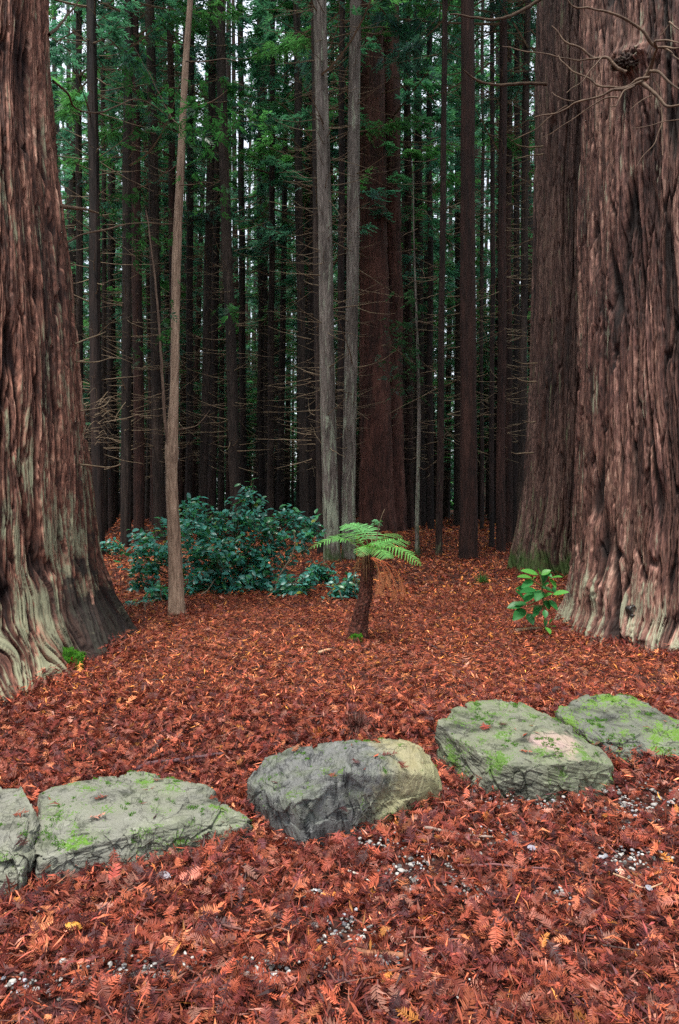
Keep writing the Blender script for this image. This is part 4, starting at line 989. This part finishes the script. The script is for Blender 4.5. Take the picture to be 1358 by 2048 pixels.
def boulder(label, tops, extra, mat, seed, sub=7, p=60., amp=.013, bury=.12, dip=(.2, -.3, 1), name='boulder', layer=.012):
    pts = np.array([list(at_y(*q)) for q in tops] + [list(e) for e in extra])
    lows = pts.copy(); lows[:, :2] = lows[:, :2].mean(0) + (lows[:, :2] - lows[:, :2].mean(0)) * .94; lows[:, 2] = np.minimum(ground(pts[:, 0], pts[:, 1]) - bury, -.08); allp = np.vstack([pts, lows[:]])
    c = allp.mean(0); c[2] = pts[:, 2].max() * .30
    ext = (allp.max(0) - allp.min(0)) * .5
    bm = bmesh.new()
    for q in allp: bm.verts.new((q - c) / ext)
    bmesh.ops.convex_hull(bm, input=bm.verts); bm.normal_update()
    N = np.array([f.normal[:] for f in bm.faces]); H = np.array([f.normal.dot(f.verts[0].co) for f in bm.faces]); bm.free()
    ok = H > .02; N, H = N[ok], H[ok]
    U, F = ICO
    R = np.zeros(len(U))
    for n_, h_ in zip(N, H): R += np.clip(U @ n_ / h_, 0, None) ** p
    W = U * (R ** (-1 / p))[:, None] * ext
    rr = np.random.default_rng(seed * 7)
    for k in range(16):                      # broken facets
        q = rr.integers(0, len(W)); n_ = W[q] / ext ** 2; n_ /= np.linalg.norm(n_)
        n_ = n_ + rr.normal(0, .22, 3); n_ /= np.linalg.norm(n_)
        hh = (W @ n_).max() - rr.uniform(.004, .03)
        o_ = np.clip(W @ n_ - hh, 0, None); W = W - o_[:, None] * n_ * .93
    nrm = U / ext; nrm /= np.linalg.norm(nrm, axis=1)[:, None]
    s = seed * 3.1
    ax = np.array(dip, float); ax /= np.linalg.norm(ax)
    wx, wy, wz = W.T
    d = amp * .6 * fbm(wx * 2.6 + s, wy * 2.6, wz * 2.6, 3)
    side = np.clip(1 - np.abs(nrm @ ax) ** 2, 0, 1)
    for ns_, tl, of in ((20, .13, .011), (90, .12, .004), (360, .16, .0022)):     # fracture facets, each with its own tilt and offset
        sd = W[rr.integers(0, len(W), ns_)] + rr.normal(0, .01, (ns_, 3)); tv = rr.normal(0, tl, (ns_, 3)); of_ = rr.normal(0, of, ns_)
        Q = W + .010 * np.stack([gn(wx * 14 + s, wy * 14, wz * 14 + k) for k in (0., 5., 9.)], -1)
        best = np.concatenate([(((sd * sd).sum(1)[None] - 2 * (q @ sd.T))).argmin(1) for q in np.array_split(Q, 24)])
        f_ = np.clip(((W - sd[best]) * tv[best]).sum(1), -.02, .02) + of_[best]
        d += f_ * (.22 + .78 * side)
    d += layer * .30 * side * gn(W @ ax * 90, wx * 8 + s, wy * 8)
    cr = np.abs(gn(wx * 2.6 + s, wy * 2.6 + 4, wz * 2.6)); d -= .014 * (1 - sstep(0, .035, cr)) * sstep(0., .3, gn(wx * 2 + 9, wy * 2, wz * 2 + s))
    d += amp * .10 * fbm(wx * 26, wy * 26 + s, wz * 26, 3)
    W = W + nrm * d[:, None]; c = c + np.array([0, -.02, .035])
    b = np.array([c[0], c[1], float(ground(c[0], c[1]))])
    o = link(name, mesh(name, W + c - b, [(F, 0)], [mat]), None, b)
    tag(o, label, 'boulder', 'boulders edging the path'); BOULD.append(o)
    return o
BOULD = []
def subdivide(U, F):
    e = np.concatenate([F[:, [0, 1]], F[:, [1, 2]], F[:, [2, 0]]]); e.sort(1)
    ue, inv = np.unique(e, axis=0, return_inverse=True); inv = inv.ravel(); n = len(F)
    m = U[ue].mean(1); m /= np.linalg.norm(m, axis=1)[:, None]
    a, b_, c = inv[:n] + len(U), inv[n:2 * n] + len(U), inv[2 * n:] + len(U)
    return np.vstack([U, m]), np.vstack([np.stack([F[:, 0], a, c], 1), np.stack([a, F[:, 1], b_], 1), np.stack([c, b_, F[:, 2]], 1), np.stack([a, b_, c], 1)])
_bm = bmesh.new(); bmesh.ops.create_icosphere(_bm, subdivisions=6, radius=1)
ICO = (np.array([v.co for v in _bm.verts]), np.array([[v.index for v in f.verts] for f in _bm.faces])); _bm.free()
ICO = subdivide(*subdivide(*ICO))
grey = (.20, .205, .165)
rm1 = rock_mat('pale_schist', (.165, .165, .14), (.055, .056, .048), (.32, .315, .275), (.10, .20, .03), .01)
rm2 = rock_mat('pale_schist_mossy', (.16, .162, .135), (.05, .052, .043), (.31, .31, .265), (.10, .22, .02), .03)
rm3 = rock_mat('grey_schist', (.12, .123, .12), (.038, .04, .041), (.27, .27, .26), (.09, .16, .03), .02, warm=(.28, .25, .13), strat=(5, 2, 1.5))
rm4 = rock_mat('green_schist', (.135, .14, .105), (.042, .044, .033), (.28, .285, .225), (.08, .17, .02), .05, pink=(.17, -.02, .12))
rm5 = rock_mat('dark_mossy_schist', (.10, .104, .09), (.03, .032, .028), (.21, .21, .185), (.10, .20, .02), .06)
boulder('pale flat boulder cut by the left edge of the picture', [(-120, 1580, 3.1), (-20, 1572, 3.15), (45, 1583, 3.1), (64, 1608, 3.0), (88, 1668, 2.85), (72, 1692, 2.78), (58, 1708, 2.70), (-60, 1712, 2.62)],
        [P_at(42, 1785, .0), P_at(-90, 1800, .0), P_at(86, 1680, .08), P_at(52, 1772, 0)], rm1, 1, dip=(.1, .1, 1))
boulder('long pale flat boulder with a shaded ragged front edge and mossy specks', [(80, 1586, 3.15), (130, 1577, 3.2), (225, 1570, 3.3), (290, 1564, 3.4), (350, 1576, 3.35), (410, 1602, 3.3), (520, 1643, 3.12), (470, 1640, 3.05), (370, 1655, 2.95), (250, 1690, 2.86), (170, 1712, 2.78), (96, 1738, 2.72), (84, 1625, 3.0)],
        [P_at(80, 1764, .0), P_at(300, 1724, .0), P_at(420, 1702, 0), P_at(515, 1664, 0)], rm2, 2, dip=(.05, -.1, 1), layer=.016)
boulder('blue grey streaked boulder with a yellowish right end, in the middle', [(486, 1568, 3.4), (545, 1520, 3.5), (600, 1505, 3.55), (705, 1493, 3.55), (790, 1487, 3.55), (850, 1500, 3.5), (868, 1540, 3.4), (690, 1552, 3.12), (640, 1585, 3.0), (598, 1612, 2.95), (530, 1600, 3.15), (890, 1572, 3.36), (760, 1528, 3.25), (815, 1552, 3.24)],
        [P_at(602, 1712, -.02), P_at(630, 1704, -.02), P_at(498, 1604, .03), P_at(690, 1660, .0), P_at(800, 1634, 0.0), P_at(888, 1594, .01)], rm3, 3, dip=(.9, .2, .5), layer=.012)
boulder('blocky greenish boulder with a pinkish worn patch on its sloping top', [(862, 1452, 3.8), (890, 1438, 3.88), (940, 1434, 3.95), (952, 1412, 4.05), (1010, 1405, 4.05), (1050, 1412, 4.0), (1140, 1462, 3.85), (1200, 1512, 3.62), (1224, 1543, 3.44), (1180, 1530, 3.40), (1115, 1542, 3.36), (1000, 1546, 3.40), (950, 1505, 3.52)],
        [P_at(866, 1545, .02), P_at(965, 1604, 0), P_at(1080, 1612, 0), P_at(1215, 1600, 0), P_at(1228, 1570, .03)], rm4, 4, dip=(.3, -.2, 1), amp=.015)
boulder('rounded dark mossy boulder cut by the right edge of the picture', [(1112, 1442, 4.1), (1125, 1412, 4.2), (1160, 1391, 4.3), (1200, 1385, 4.3), (1260, 1400, 4.25), (1300, 1430, 4.15), (1358, 1450, 4.1), (1440, 1480, 4.0), (1210, 1503, 3.76), (1300, 1512, 3.69), (1420, 1520, 3.65)],
        [P_at(1235, 1556, 0), P_at(1340, 1556, 0), P_at(1430, 1550, 0), P_at(1115, 1475, .05)], rm5, 5, dip=(.1, .0, 1), amp=.018)

p_ = on_surface(BOULD[3], 1112, 1484)
if p_ is not None: rm4.node_tree.nodes['patch_centre'].inputs[1].default_value = tuple(p_ - np.array(BOULD[3].location))
# ------------------------------------------------------------------ leaf litter and gravel
GRAV = []
for (px, py, rx, ry) in ((255, 1955, 85, 28), (700, 1880, 70, 34), (560, 1965, 60, 18), (830, 1752, 60, 26), (1270, 1735, 90, 26), (1080, 1612, 110, 14), (1290, 1620, 80, 30), (1000, 1690, 40, 18), (60, 1985, 60, 20), (520, 1950, 40, 22), (800, 1935, 40, 14), (930, 1790, 40, 14), (360, 1935, 40, 12), (1110, 1800, 26, 10), (620, 1800, 20, 10), (760, 1700, 40, 12)):
    X, Y, _ = hit(px, py); GRAV.append((float(X), float(Y), rx / FPX * float(Y), ry * float(Y) ** 2 / (CAMH * FPX)))
def gravel_w(X, Y):
    w = np.zeros_like(X)
    for a, b, rx, ry in GRAV: w = np.maximum(w, np.exp(-(((X - a) / rx) ** 2 + ((Y - b) / ry) ** 2)))
    return np.clip(w * 1.25 + .35 * gn(X * 9, Y * 9, 3.) * (w > .12), 0, 1)

LCOL = np.array([1.0, .98, .88]) * np.array([[.19, .042, .026], [.26, .062, .036], [.13, .026, .021], [.34, .095, .05], [.09, .020, .021], [.42, .15, .075], [.22, .075, .058], [.46, .18, .045], [.055, .016, .02], [.33, .15, .12]])
LW = np.array([.21, .17, .19, .08, .14, .03, .08, .008, .10, .02]); LW = LW / LW.sum()

def sprigs(S, X, Y, r, npair, lmin, lmax, lift, tilt=.28, warm=0.):
    n = len(X); L = r.uniform(lmin, lmax, n); a = r.uniform(0, 2 * PI, n)
    pit = r.normal(0, tilt, n); rol = r.normal(0, tilt * 1.3, n)
    wid = L * r.uniform(.20, .34, n); curv = r.normal(0, .35, n); bendz = r.normal(.05, .3, n)
    col = LCOL[r.choice(len(LCOL), n, p=LW)] * np.exp(r.normal(-.06, .36, (n, 1)))
    if warm: col = col * np.array([1 + .25 * warm, 1 + .35 * warm, 1.])
    z = ground(X, Y) + lift + np.abs(np.sin(pit)) * L * .28
    org = np.stack([X, Y, z], -1)
    ca, sa = np.cos(a), np.sin(a); cp, sp = np.cos(pit), np.sin(pit); cr, sr = np.cos(rol), np.sin(rol)
    ex = np.stack([ca * cp, sa * cp, sp], -1); ey0 = np.stack([-sa, ca, np.zeros(n)], -1); ez0 = np.cross(ex, ey0)
    ey = ey0 * cr[:, None] + ez0 * sr[:, None]; ez = np.cross(ex, ey)
    def pos(t, y, zz_):        # along, lateral, up (arrays over n)
        xx = (t - .5) * L; yy = y + curv * L * (t - .5) ** 2; z2 = zz_ + bendz * L * (t - .5) ** 2
        return org + ex * np.broadcast_to(xx, (n,))[:, None] + ey * yy[:, None] + ez * z2[:, None]
    # rachis: a thin strip
    w = .0016 + L * .008
    rows = [np.stack([pos(t, w * (1 - .6 * t), 0 * L), pos(t, -w * (1 - .6 * t), 0 * L)], 1) for t in (0., .5, 1.)]
    V = np.stack(rows, 1).reshape(-1, 3); k = np.arange(n)[:, None] * 6
    F = np.concatenate([k + np.array([[0, 1, 3, 2]]), k + np.array([[2, 3, 5, 4]])], 0)
    S.add(V, F, 0, col=np.repeat(col * np.array([.75, .7, .8]), 6, 0))
    VV = []; CC = []
    pitch = .86 / npair
    for i in range(npair):
        t0 = .10 + .86 * (i + .5) / npair; prof = math.sin(PI * (.12 + .84 * t0) ** .85) ** .7
        for sg in (-1, 1):
            ln = wid * prof * r.uniform(.75, 1.15, n) * (r.random(n) > .07); up = ln * r.normal(.12, .28, n)
            tw = t0 + pitch * .42; sh = ln / L * r.uniform(.35, .65, n)
            A = pos(t0 - pitch * .36, sg * w * .4, 0 * L); B = pos(tw - pitch * .1, sg * w * .4, 0 * L)
            tip = pos(t0 + sh, sg * ln, up); q = pos(t0 + sh * .55 - pitch * .36, sg * ln * .6, up * .5); q2 = pos(t0 + sh * .6 + pitch * .3, sg * ln * .6, up * .5)
            VV.append(np.stack([A, q, tip, q2, B][:5], 1) if npair > 8 else np.stack([A, tip, B], 1)); CC.append(col * r.uniform(.8, 1.2, (n, 1)))
    m = VV[0].shape[1]
    V = np.stack(VV, 1).reshape(-1, 3); C = np.repeat(np.stack(CC, 1).reshape(-1, 3), m, 0)
    if m == 3: S.add(V, np.arange(len(V)).reshape(-1, 3), 0, col=C)
    else:
        k = np.arange(len(V) // 5)[:, None] * 5
        S.add(V, k + np.array([[0, 1, 3, 4]]), 0, col=C); 
        S.F[(0, 3)] = S.F.get((0, 3), []) + [S.n - len(V) + k + np.array([[1, 2, 3]])]

LW2 = np.array([.15, .16, .14, .13, .13, .09, .05, .05, .10, .04]); LW2 = LW2 / LW2.sum()
def flakes(S, X, Y, r, lmin, lmax, lift, asp=.22, tilt=.3, warm=0.):
    n = len(X); L = r.uniform(lmin, lmax, n) ; a = r.uniform(0, 2 * PI, n); pit = r.normal(0, tilt, n); W = L * asp * r.uniform(.5, 1.4, n)
    col = LCOL[r.choice(len(LCOL), n, p=LW2 if warm else LW)] * np.exp(r.normal(-.02, .48, (n, 1)))
    if warm: col = col * np.array([1 + .3 * warm, 1 + .35 * warm, 1.])
    ex = np.stack([np.cos(a) * np.cos(pit), np.sin(a) * np.cos(pit), np.sin(pit)], -1); ey = np.stack([-np.sin(a), np.cos(a), r.normal(0, tilt, n)], -1)
    o = np.stack([X, Y, ground(X, Y) + lift + np.abs(np.sin(pit)) * L * .3], -1); ez = np.cross(ex, ey)
    bz = r.normal(0, .12, n)
    V = np.stack([o - ex * (L * .5)[:, None], o - ex * (L * .05)[:, None] + ey * (W * .5)[:, None] + ez * (L * bz)[:, None], o + ex * (L * .5)[:, None], o - ex * (L * .05)[:, None] - ey * (W * .5)[:, None] + ez * (L * bz)[:, None]], 1).reshape(-1, 3)
    S.add(V, np.arange(n * 4).reshape(-1, 4), 0, col=np.repeat(col, 4, 0))

def scatter(r, n, y0, y1, pw=1., marg=.35):
    Y = y0 + (y1 - y0) * r.random(n) ** pw; X = r.uniform(-1, 1, n) * (.52 * Y + marg); return X, Y

def litter():
    r = np.random.default_rng(31); S = Soup()
    X, Y = scatter(r, 19000, 1.75, 4.8, .9); gw = gravel_w(X, Y); keep = r.random(len(X)) > gw * .72
    X, Y = X[keep], Y[keep]; sprigs(S, X, Y, r, 11, .03, .098, r.uniform(.002, .052, len(X)), .38)
    X, Y = scatter(r, 40000, 1.75, 4.9, .9); keep = r.random(len(X)) > gravel_w(X, Y) * .75
    X, Y = X[keep], Y[keep]; flakes(S, X, Y, r, .018, .075, r.uniform(.0, .055, len(X)), .12, .45)
    X, Y = scatter(r, 21000, 4.4, 9.2, .9); sprigs(S, X, Y, r, 7, .045, .11, r.uniform(.0, .05, len(X)), warm=.25)
    X, Y = scatter(r, 115000, 4.4, 10., .9); flakes(S, X, Y, r, .018, .075, r.uniform(.0, .055, len(X)), .14, warm=.45)
    X, Y = scatter(r, 80000, 9., 22., .9); flakes(S, X, Y, r, .04, .125, r.uniform(.0, .05, len(X)), .25, warm=.6)
    X, Y = scatter(r, 26000, 20., 55., .9); flakes(S, X, Y, r, .10, .30, r.uniform(.0, .06, len(X)), .3, warm=.5)
    feet = []
    for o in (ltrunk, rtrunk, btrunk):                                   # drifts against the trunk feet
        me = o.data; V = np.empty(len(me.vertices) * 3, np.float32); me.vertices.foreach_get('co', V); V = V.reshape(-1, 3).astype(float); l = np.array(o.parent.location)
        W = V + l; k = np.abs(W[:, 2] - ground(W[:, 0], W[:, 1]) - .03) < .03; k &= W[:, 1] < l[1] + .4; W = W[k]
        feet.append((W[:, 0], W[:, 1], W[:, 0] - l[0], W[:, 1] - l[1], 2600))
    for (x_, y_, rr_, n_) in [(u[0], u[1], .24, 160) for u in USED[:33] if u[1] < 18] + [((355 - CX) / FPX * 7.66, 7.66, .11, 160), tuple(float(v) for v in hit(714, 1290)[:2]) + (.10, 160)]:
        t_ = r.uniform(0, 6.28, 400); feet.append((x_ + rr_ * np.cos(t_), y_ + rr_ * np.sin(t_), np.cos(t_), np.sin(t_), n_))
    for fx, fy, dx, dy, n in feet:
        q = r.integers(0, len(fx), n); e = np.abs(r.normal(0, .13 if n > 999 else .08, n)) - .02; m = np.hypot(dx[q], dy[q]); X = fx[q] + dx[q] / m * e; Y = fy[q] + dy[q] / m * e
        up = np.exp(-np.clip(e, 0, 9) / .10) * r.uniform(0, .10 if n > 999 else .05, n); k = n // 3
        sprigs(S, X[:k], Y[:k], r, 8, .04, .10, up[:k] + .02, .5); flakes(S, X[k:], Y[k:], r, .03, .10, up[k:] + .01, .15, .5)
    # twigs among the leaves
    for (n, y0, y1, l0, l1) in ((260, 1.8, 4.8, .08, .35), (380, 4.8, 12, .15, .6)):
        X, Y = scatter(r, n, y0, y1)
        for x, y in zip(X, Y):
            a = r.uniform(0, 6.28); L = r.uniform(l0, l1) * r.random() ** .5; tt = np.linspace(-.5, .5, 6); px_ = x + math.cos(a) * L * tt + .05 * L * r.normal(0, 1, 6); py_ = y + math.sin(a) * L * tt + .05 * L * r.normal(0, 1, 6)
            P = np.column_stack([px_, py_, ground(px_, py_) + r.uniform(.012, .05)]); V, F = tube(P, np.linspace(1.2, .6, 6) * r.uniform(.0012, .0032), 4)
            S.add(V, F, 0, col=np.array([.10, .045, .035]) * r.uniform(.4, 2.2))
    o = link('leaf_litter', S.mesh('leaf_litter', [M['litter']], smooth=False))
    tag(o, 'rust red carpet of fallen redwood sprigs and needles over the ground', 'leaf litter', kind='stuff')
    # sprigs and moss that settled on the boulders
    deps = bpy.context.evaluated_depsgraph_get(); deps.update()
    for bi, b in enumerate(BOULD):
        T = Soup(); l = np.array(b.location); bb = np.array([c[:] for c in b.bound_box]); lo, hi = bb.min(0), bb.max(0); got = 0
        q = r.uniform(lo[:2], hi[:2], (9000, 2)); dens = gn((q[:, 0] + l[0]) * 7 + bi, (q[:, 1] + l[1]) * 7, 1.) + .8 * gn((q[:, 0] + l[0]) * 26, (q[:, 1] + l[1]) * 26, 3.)
        for x, y in q[dens > (.70, .60, .72, .52, .42)[bi]]:
            okk, loc, nor, _ = b.ray_cast(Vector((x, y, 2.)), Vector((0, 0, -1)))
            if not okk or nor.z < .5: continue
            n = 7; p = np.array(loc) + r.normal(0, .004, (n, 3)) * [1, 1, .3]; d = np.array(nor) + r.normal(0, .8, (n, 3)); d /= np.linalg.norm(d, axis=1)[:, None]
            sd = np.cross(d, r.normal(size=(n, 3))); sd /= np.linalg.norm(sd, axis=1)[:, None]; L = r.uniform(.004, .012, (n, 1))
            T.add(np.stack([p - sd * .0018, p + sd * .0018, p + d * L], 1).reshape(-1, 3), np.arange(n * 3).reshape(-1, 3), 0, col=np.repeat(np.array([.075, .19, .018]) * r.uniform(.4, 1.4, (n, 1)), 3, 0)); got += 1
        if got: link('moss_patch', T.mesh('moss_patch', [M['moss']], smooth=False), b)
    S = Soup(); n = 0; X, Y = scatter(r, 900, 2.3, 4.6)
    xs, ys, zs = [], [], []
    for x, y in zip(X, Y):
        for b in BOULD:
            l = b.location; okk, loc, nor, _ = b.ray_cast(Vector((x - l.x, y - l.y, 2.)), Vector((0, 0, -1)))
            if okk and loc.z + l.z > float(ground(x, y)) + .05 and nor.z > .75: xs.append(x); ys.append(y); zs.append(loc.z + l.z - float(ground(x, y)) + .006); break
    xs, ys, zs = map(np.array, (xs, ys, zs)); pick = r.random(len(xs)) < .42; xs, ys, zs = xs[pick], ys[pick], zs[pick]
    h = len(xs) // 3
    sprigs(S, xs[:h], ys[:h], r, 11, .05, .11, zs[:h], .1); flakes(S, xs[h:], ys[h:], r, .02, .07, zs[h:], .2, .08)
    o = link('leaf_litter', S.mesh('leaf_litter', [M['litter']], smooth=False))
    tag(o, 'few rusty redwood sprigs scattered on top of the boulders', 'leaf litter', kind='stuff')
litter()

def gravel():
    r = np.random.default_rng(12); bm = bmesh.new(); bmesh.ops.create_icosphere(bm, subdivisions=2, radius=1)
    U = np.array([v.co for v in bm.verts]); F0 = np.array([[v.index for v in f.verts] for f in bm.faces]); bm.free()
    S = Soup(); xs, ys = [], []
    for a, b, rx, ry in GRAV:
        n = int(170 * rx * ry / .02) + 14; n = min(n, 200)
        xs.append(a + r.normal(0, .8, n) * rx); ys.append(b + r.normal(0, .8, n) * ry)
    xs.append(r.uniform(-1.6, 1.9, 260)); ys.append(r.uniform(1.8, 3.4, 260))
    X = np.concatenate(xs); Y = np.concatenate(ys); n = len(X); s = r.uniform(.004, .0095, n) * (1 + .8 * (r.random(n) < .12))
    Z = ground(X, Y) + r.uniform(.006, .036, n)
    V = []
    C = np.array([.33, .315, .30]) * r.uniform(.2, 1.4, (n, 1)) * np.where(r.random((n, 1)) < .2, np.array([[.8, .85, 1.0]]), 1.)
    for i in range(n):
        q = U * np.array([1, r.uniform(.6, 1), r.uniform(.45, .8)]); k = r.normal(size=(3, 3)); k /= np.linalg.norm(k, axis=1)[:, None]
        for kk in k:
            h = q @ kk; q = q - np.clip(h - r.uniform(.35, .6), 0, None)[:, None] * kk
        a = r.uniform(0, 6.28); ca, sa = math.cos(a), math.sin(a)
        V.append(np.column_stack([q[:, 0] * ca - q[:, 1] * sa, q[:, 0] * sa + q[:, 1] * ca, q[:, 2]]) * s[i] + [X[i], Y[i], Z[i]])
    m = len(U); F = (np.arange(n)[:, None, None] * m + F0[None]).reshape(-1, 3)
    S.add(np.concatenate(V), F, 0, col=np.repeat(np.clip(C, 0, .75), m, 0))
    o = link('gravel', S.mesh('gravel', [M['woodcol']], smooth=False)); tag(o, 'white gravel chips showing through the fallen leaves on the path', 'gravel', kind='stuff')
gravel()

# ------------------------------------------------------------------ sticks and single leaves
def stick(label, pts, rpx, col, lift=.02, name='fallen_stick', taper=.6, endcol=None, sides=8):
    P = []
    for a, c in pts:
        X, Y, Z = (float(v) for v in hit(a, c)); P.append([X, Y, Z + lift])
    P = np.array(P); n = 10 * len(P); C = catmull(P, n); C += .004 * np.stack([gn(C[:, 0] * 20, C[:, 1] * 20, k * 5.) for k in range(3)], -1)
    ym = P[:, 1].mean(); tt = np.linspace(0, 1, n); R = rpx / FPX * ym * (1 - (1 - taper) * tt) * (1 + .15 * gn(tt * 14, rpx, 2.))
    V, F = tube(C, R, sides); S = Soup(); cc = np.array(col) * (1 + .45 * fbm(V[:, 0] * 40, V[:, 1] * 40, V[:, 2] * 40, 3))[:, None]
    S.add(V, F, 0, col=np.clip(cc, .004, 1))
    for e, ring in ((0, np.arange(sides)), (-1, np.arange(sides) + (n - 1) * sides)):
        S.add(V[ring], np.arange(sides)[None], 0, col=np.array(endcol if endcol is not None and e == 0 else col))
    b = P[0]; o = link(name, S.mesh(name, [M['woodcol']], center=b), None, b); tag(o, label, 'stick', 'sticks lying on the litter'); return o
stick('dark purple brown stick with a pale cut end above the long flat boulder', [(264, 1556), (300, 1540), (350, 1533), (400, 1526), (447, 1519)], 5.2, (.075, .035, .04), .035, endcol=(.5, .36, .22))
stick('short thick piece of orange brown wood lying by the white gravel, bottom centre', [(704, 1920), (730, 1924), (765, 1926), (806, 1931)], 7.5, (.20, .08, .04), .03, taper=.85, endcol=(.4, .22, .1))
stick('thin dark twig curving on from the end of the orange brown wood piece', [(806, 1931), (840, 1948), (870, 1962)], 2.4, (.10, .05, .04), .03)
stick('pale straw coloured bent twig at the lower right', [(1228, 1770), (1260, 1785), (1290, 1800), (1336, 1787)], 2.2, (.36, .22, .13), .045)
stick('short grey straw lying left of centre near the bottom', [(698, 1764), (720, 1774), (741, 1787)], 2.4, (.42, .38, .33), .045)
stick('thin grey stick in front of the blocky greenish boulder', [(848, 1672), (890, 1680), (935, 1690), (985, 1692)], 3.4, (.24, .17, .14), .04)
stick('curved maroon twig on the litter at the bottom centre left', [(418, 1862), (460, 1880), (510, 1888), (555, 1878), (588, 1856)], 3., (.14, .055, .045), .045)
stick('long thin maroon twig in front of the boulders right of centre', [(915, 1755), (980, 1752), (1050, 1757), (1118, 1762)], 3., (.13, .05, .05), .045)
stick('pale short stick beside the big leaved plant', [(1030, 1270), (1055, 1266), (1080, 1264)], 4., (.36, .23, .15), .04)
stick('dark twig lying across the clearing left of the fern', [(490, 1347), (530, 1340), (575, 1334), (630, 1330)], 3.2, (.05, .028, .028), .03)
stick('dark twig on the clearing floor right of the fern foot', [(848, 1290), (862, 1298), (876, 1306)], 3., (.05, .03, .03), .035)
stick('pale chip of wood on the litter left of the fern foot', [(636, 1312), (650, 1308), (668, 1303)], 3.2, (.42, .28, .17), .03)
stick('thin bare twig leaning from the litter to the middle boulder', [(640, 1690), (680, 1652), (716, 1634), (756, 1632)], 2., (.26, .18, .13), .05)
def dry_leaf(label, px, py, L, col, yaw, seed):
    r = np.random.default_rng(seed); X0, Y0, Z0 = (float(v) for v in hit(px, py)); b = np.array([X0, Y0, Z0 + .055]); S = Soup()
    leaves(S, b[None], np.array([[math.cos(yaw), math.sin(yaw), .1]]), np.array([[.1, -.45, .9]]), np.array([L]), np.array([L * .55]), np.array([col]), seg=8, fold=-.18, curl=.3)
    o = link('dry_leaf', S.mesh('dry_leaf', [M['litter']], center=b), None, b); tag(o, label, 'leaf', 'single broad leaves on the litter')
dry_leaf('small grey violet leaf lying below the long flat boulder', 318, 1772, .055, (.24, .22, .25), -.5, 1)
dry_leaf('yellow orange leaf on the litter at the lower left', 130, 1880, .06, (.55, .26, .04), -.2, 2)
dry_leaf('bluish grey leaf on the litter at the right edge', 1295, 1808, .05, (.26, .26, .30), .8, 3)
dry_leaf('grey curled leaf between the litter and the thin grey stick, right of centre', 1055, 1722, .05, (.27, .25, .30), .4, 4)

# ------------------------------------------------------------------ light, sky, camera
EL, ROT = math.radians(74), math.radians(204)
w = bpy.data.worlds.new('World'); sc.world = w; w.use_nodes = True
nt = w.node_tree; nt.nodes.clear()
sky = nt.nodes.new('ShaderNodeTexSky'); sky.sky_type = 'NISHITA'; sky.sun_disc = False; sky.sun_elevation = EL; sky.sun_rotation = ROT
sky.air_density = 1.0; sky.dust_density = 3.5; sky.ozone_density = 1.0
bg = nt.nodes.new('ShaderNodeBackground'); bg.inputs[1].default_value = .13
wo = nt.nodes.new('ShaderNodeOutputWorld'); mx = nt.nodes.new('ShaderNodeMix'); mx.data_type = 'RGBA'; mx.inputs[0].default_value = .55; mx.inputs[7].default_value = (8.0, 8.3, 8.8, 1)   # overcast veil
nt.links.new(sky.outputs[0], mx.inputs[6]); nt.links.new(mx.outputs[2], bg.inputs[0]); nt.links.new(bg.outputs[0], wo.inputs[0])
sun = bpy.data.lights.new('sun', 'SUN'); sun.energy = 3.2; sun.angle = math.radians(14); sun.color = (1, .95, .87)
so = bpy.data.objects.new('sun', sun); COL.objects.link(so)
d = Vector((math.sin(ROT) * math.cos(EL), math.cos(ROT) * math.cos(EL), math.sin(EL)))
so.rotation_euler = d.to_track_quat('Z', 'Y').to_euler(); so.location = (0, -5, 30)

cam = bpy.data.cameras.new('camera'); co = bpy.data.objects.new('camera', cam); COL.objects.link(co)
cam.sensor_fit = 'VERTICAL'; cam.sensor_height = 36; cam.sensor_width = 24; cam.lens = 24
cam.shift_y = -(1024 - HY) / 2048.; cam.clip_start = .05; cam.clip_end = 3000
co.location = (0, 0, CAMH); co.rotation_euler = (PI / 2, 0, 0); sc.camera = co

sc.view_settings.view_transform = 'Standard'; sc.view_settings.look = 'None'; sc.view_settings.exposure = 1.08; sc.view_settings.gamma = 1
sc.view_settings.use_curve_mapping = False
sc.render.engine = 'CYCLES'
cy = sc.cycles
cy.max_bounces = 8; cy.diffuse_bounces = 4; cy.glossy_bounces = 3; cy.transmission_bounces = 4; cy.transparent_max_bounces = 4
cy.use_denoising = False
cy.sample_clamp_indirect = 6.
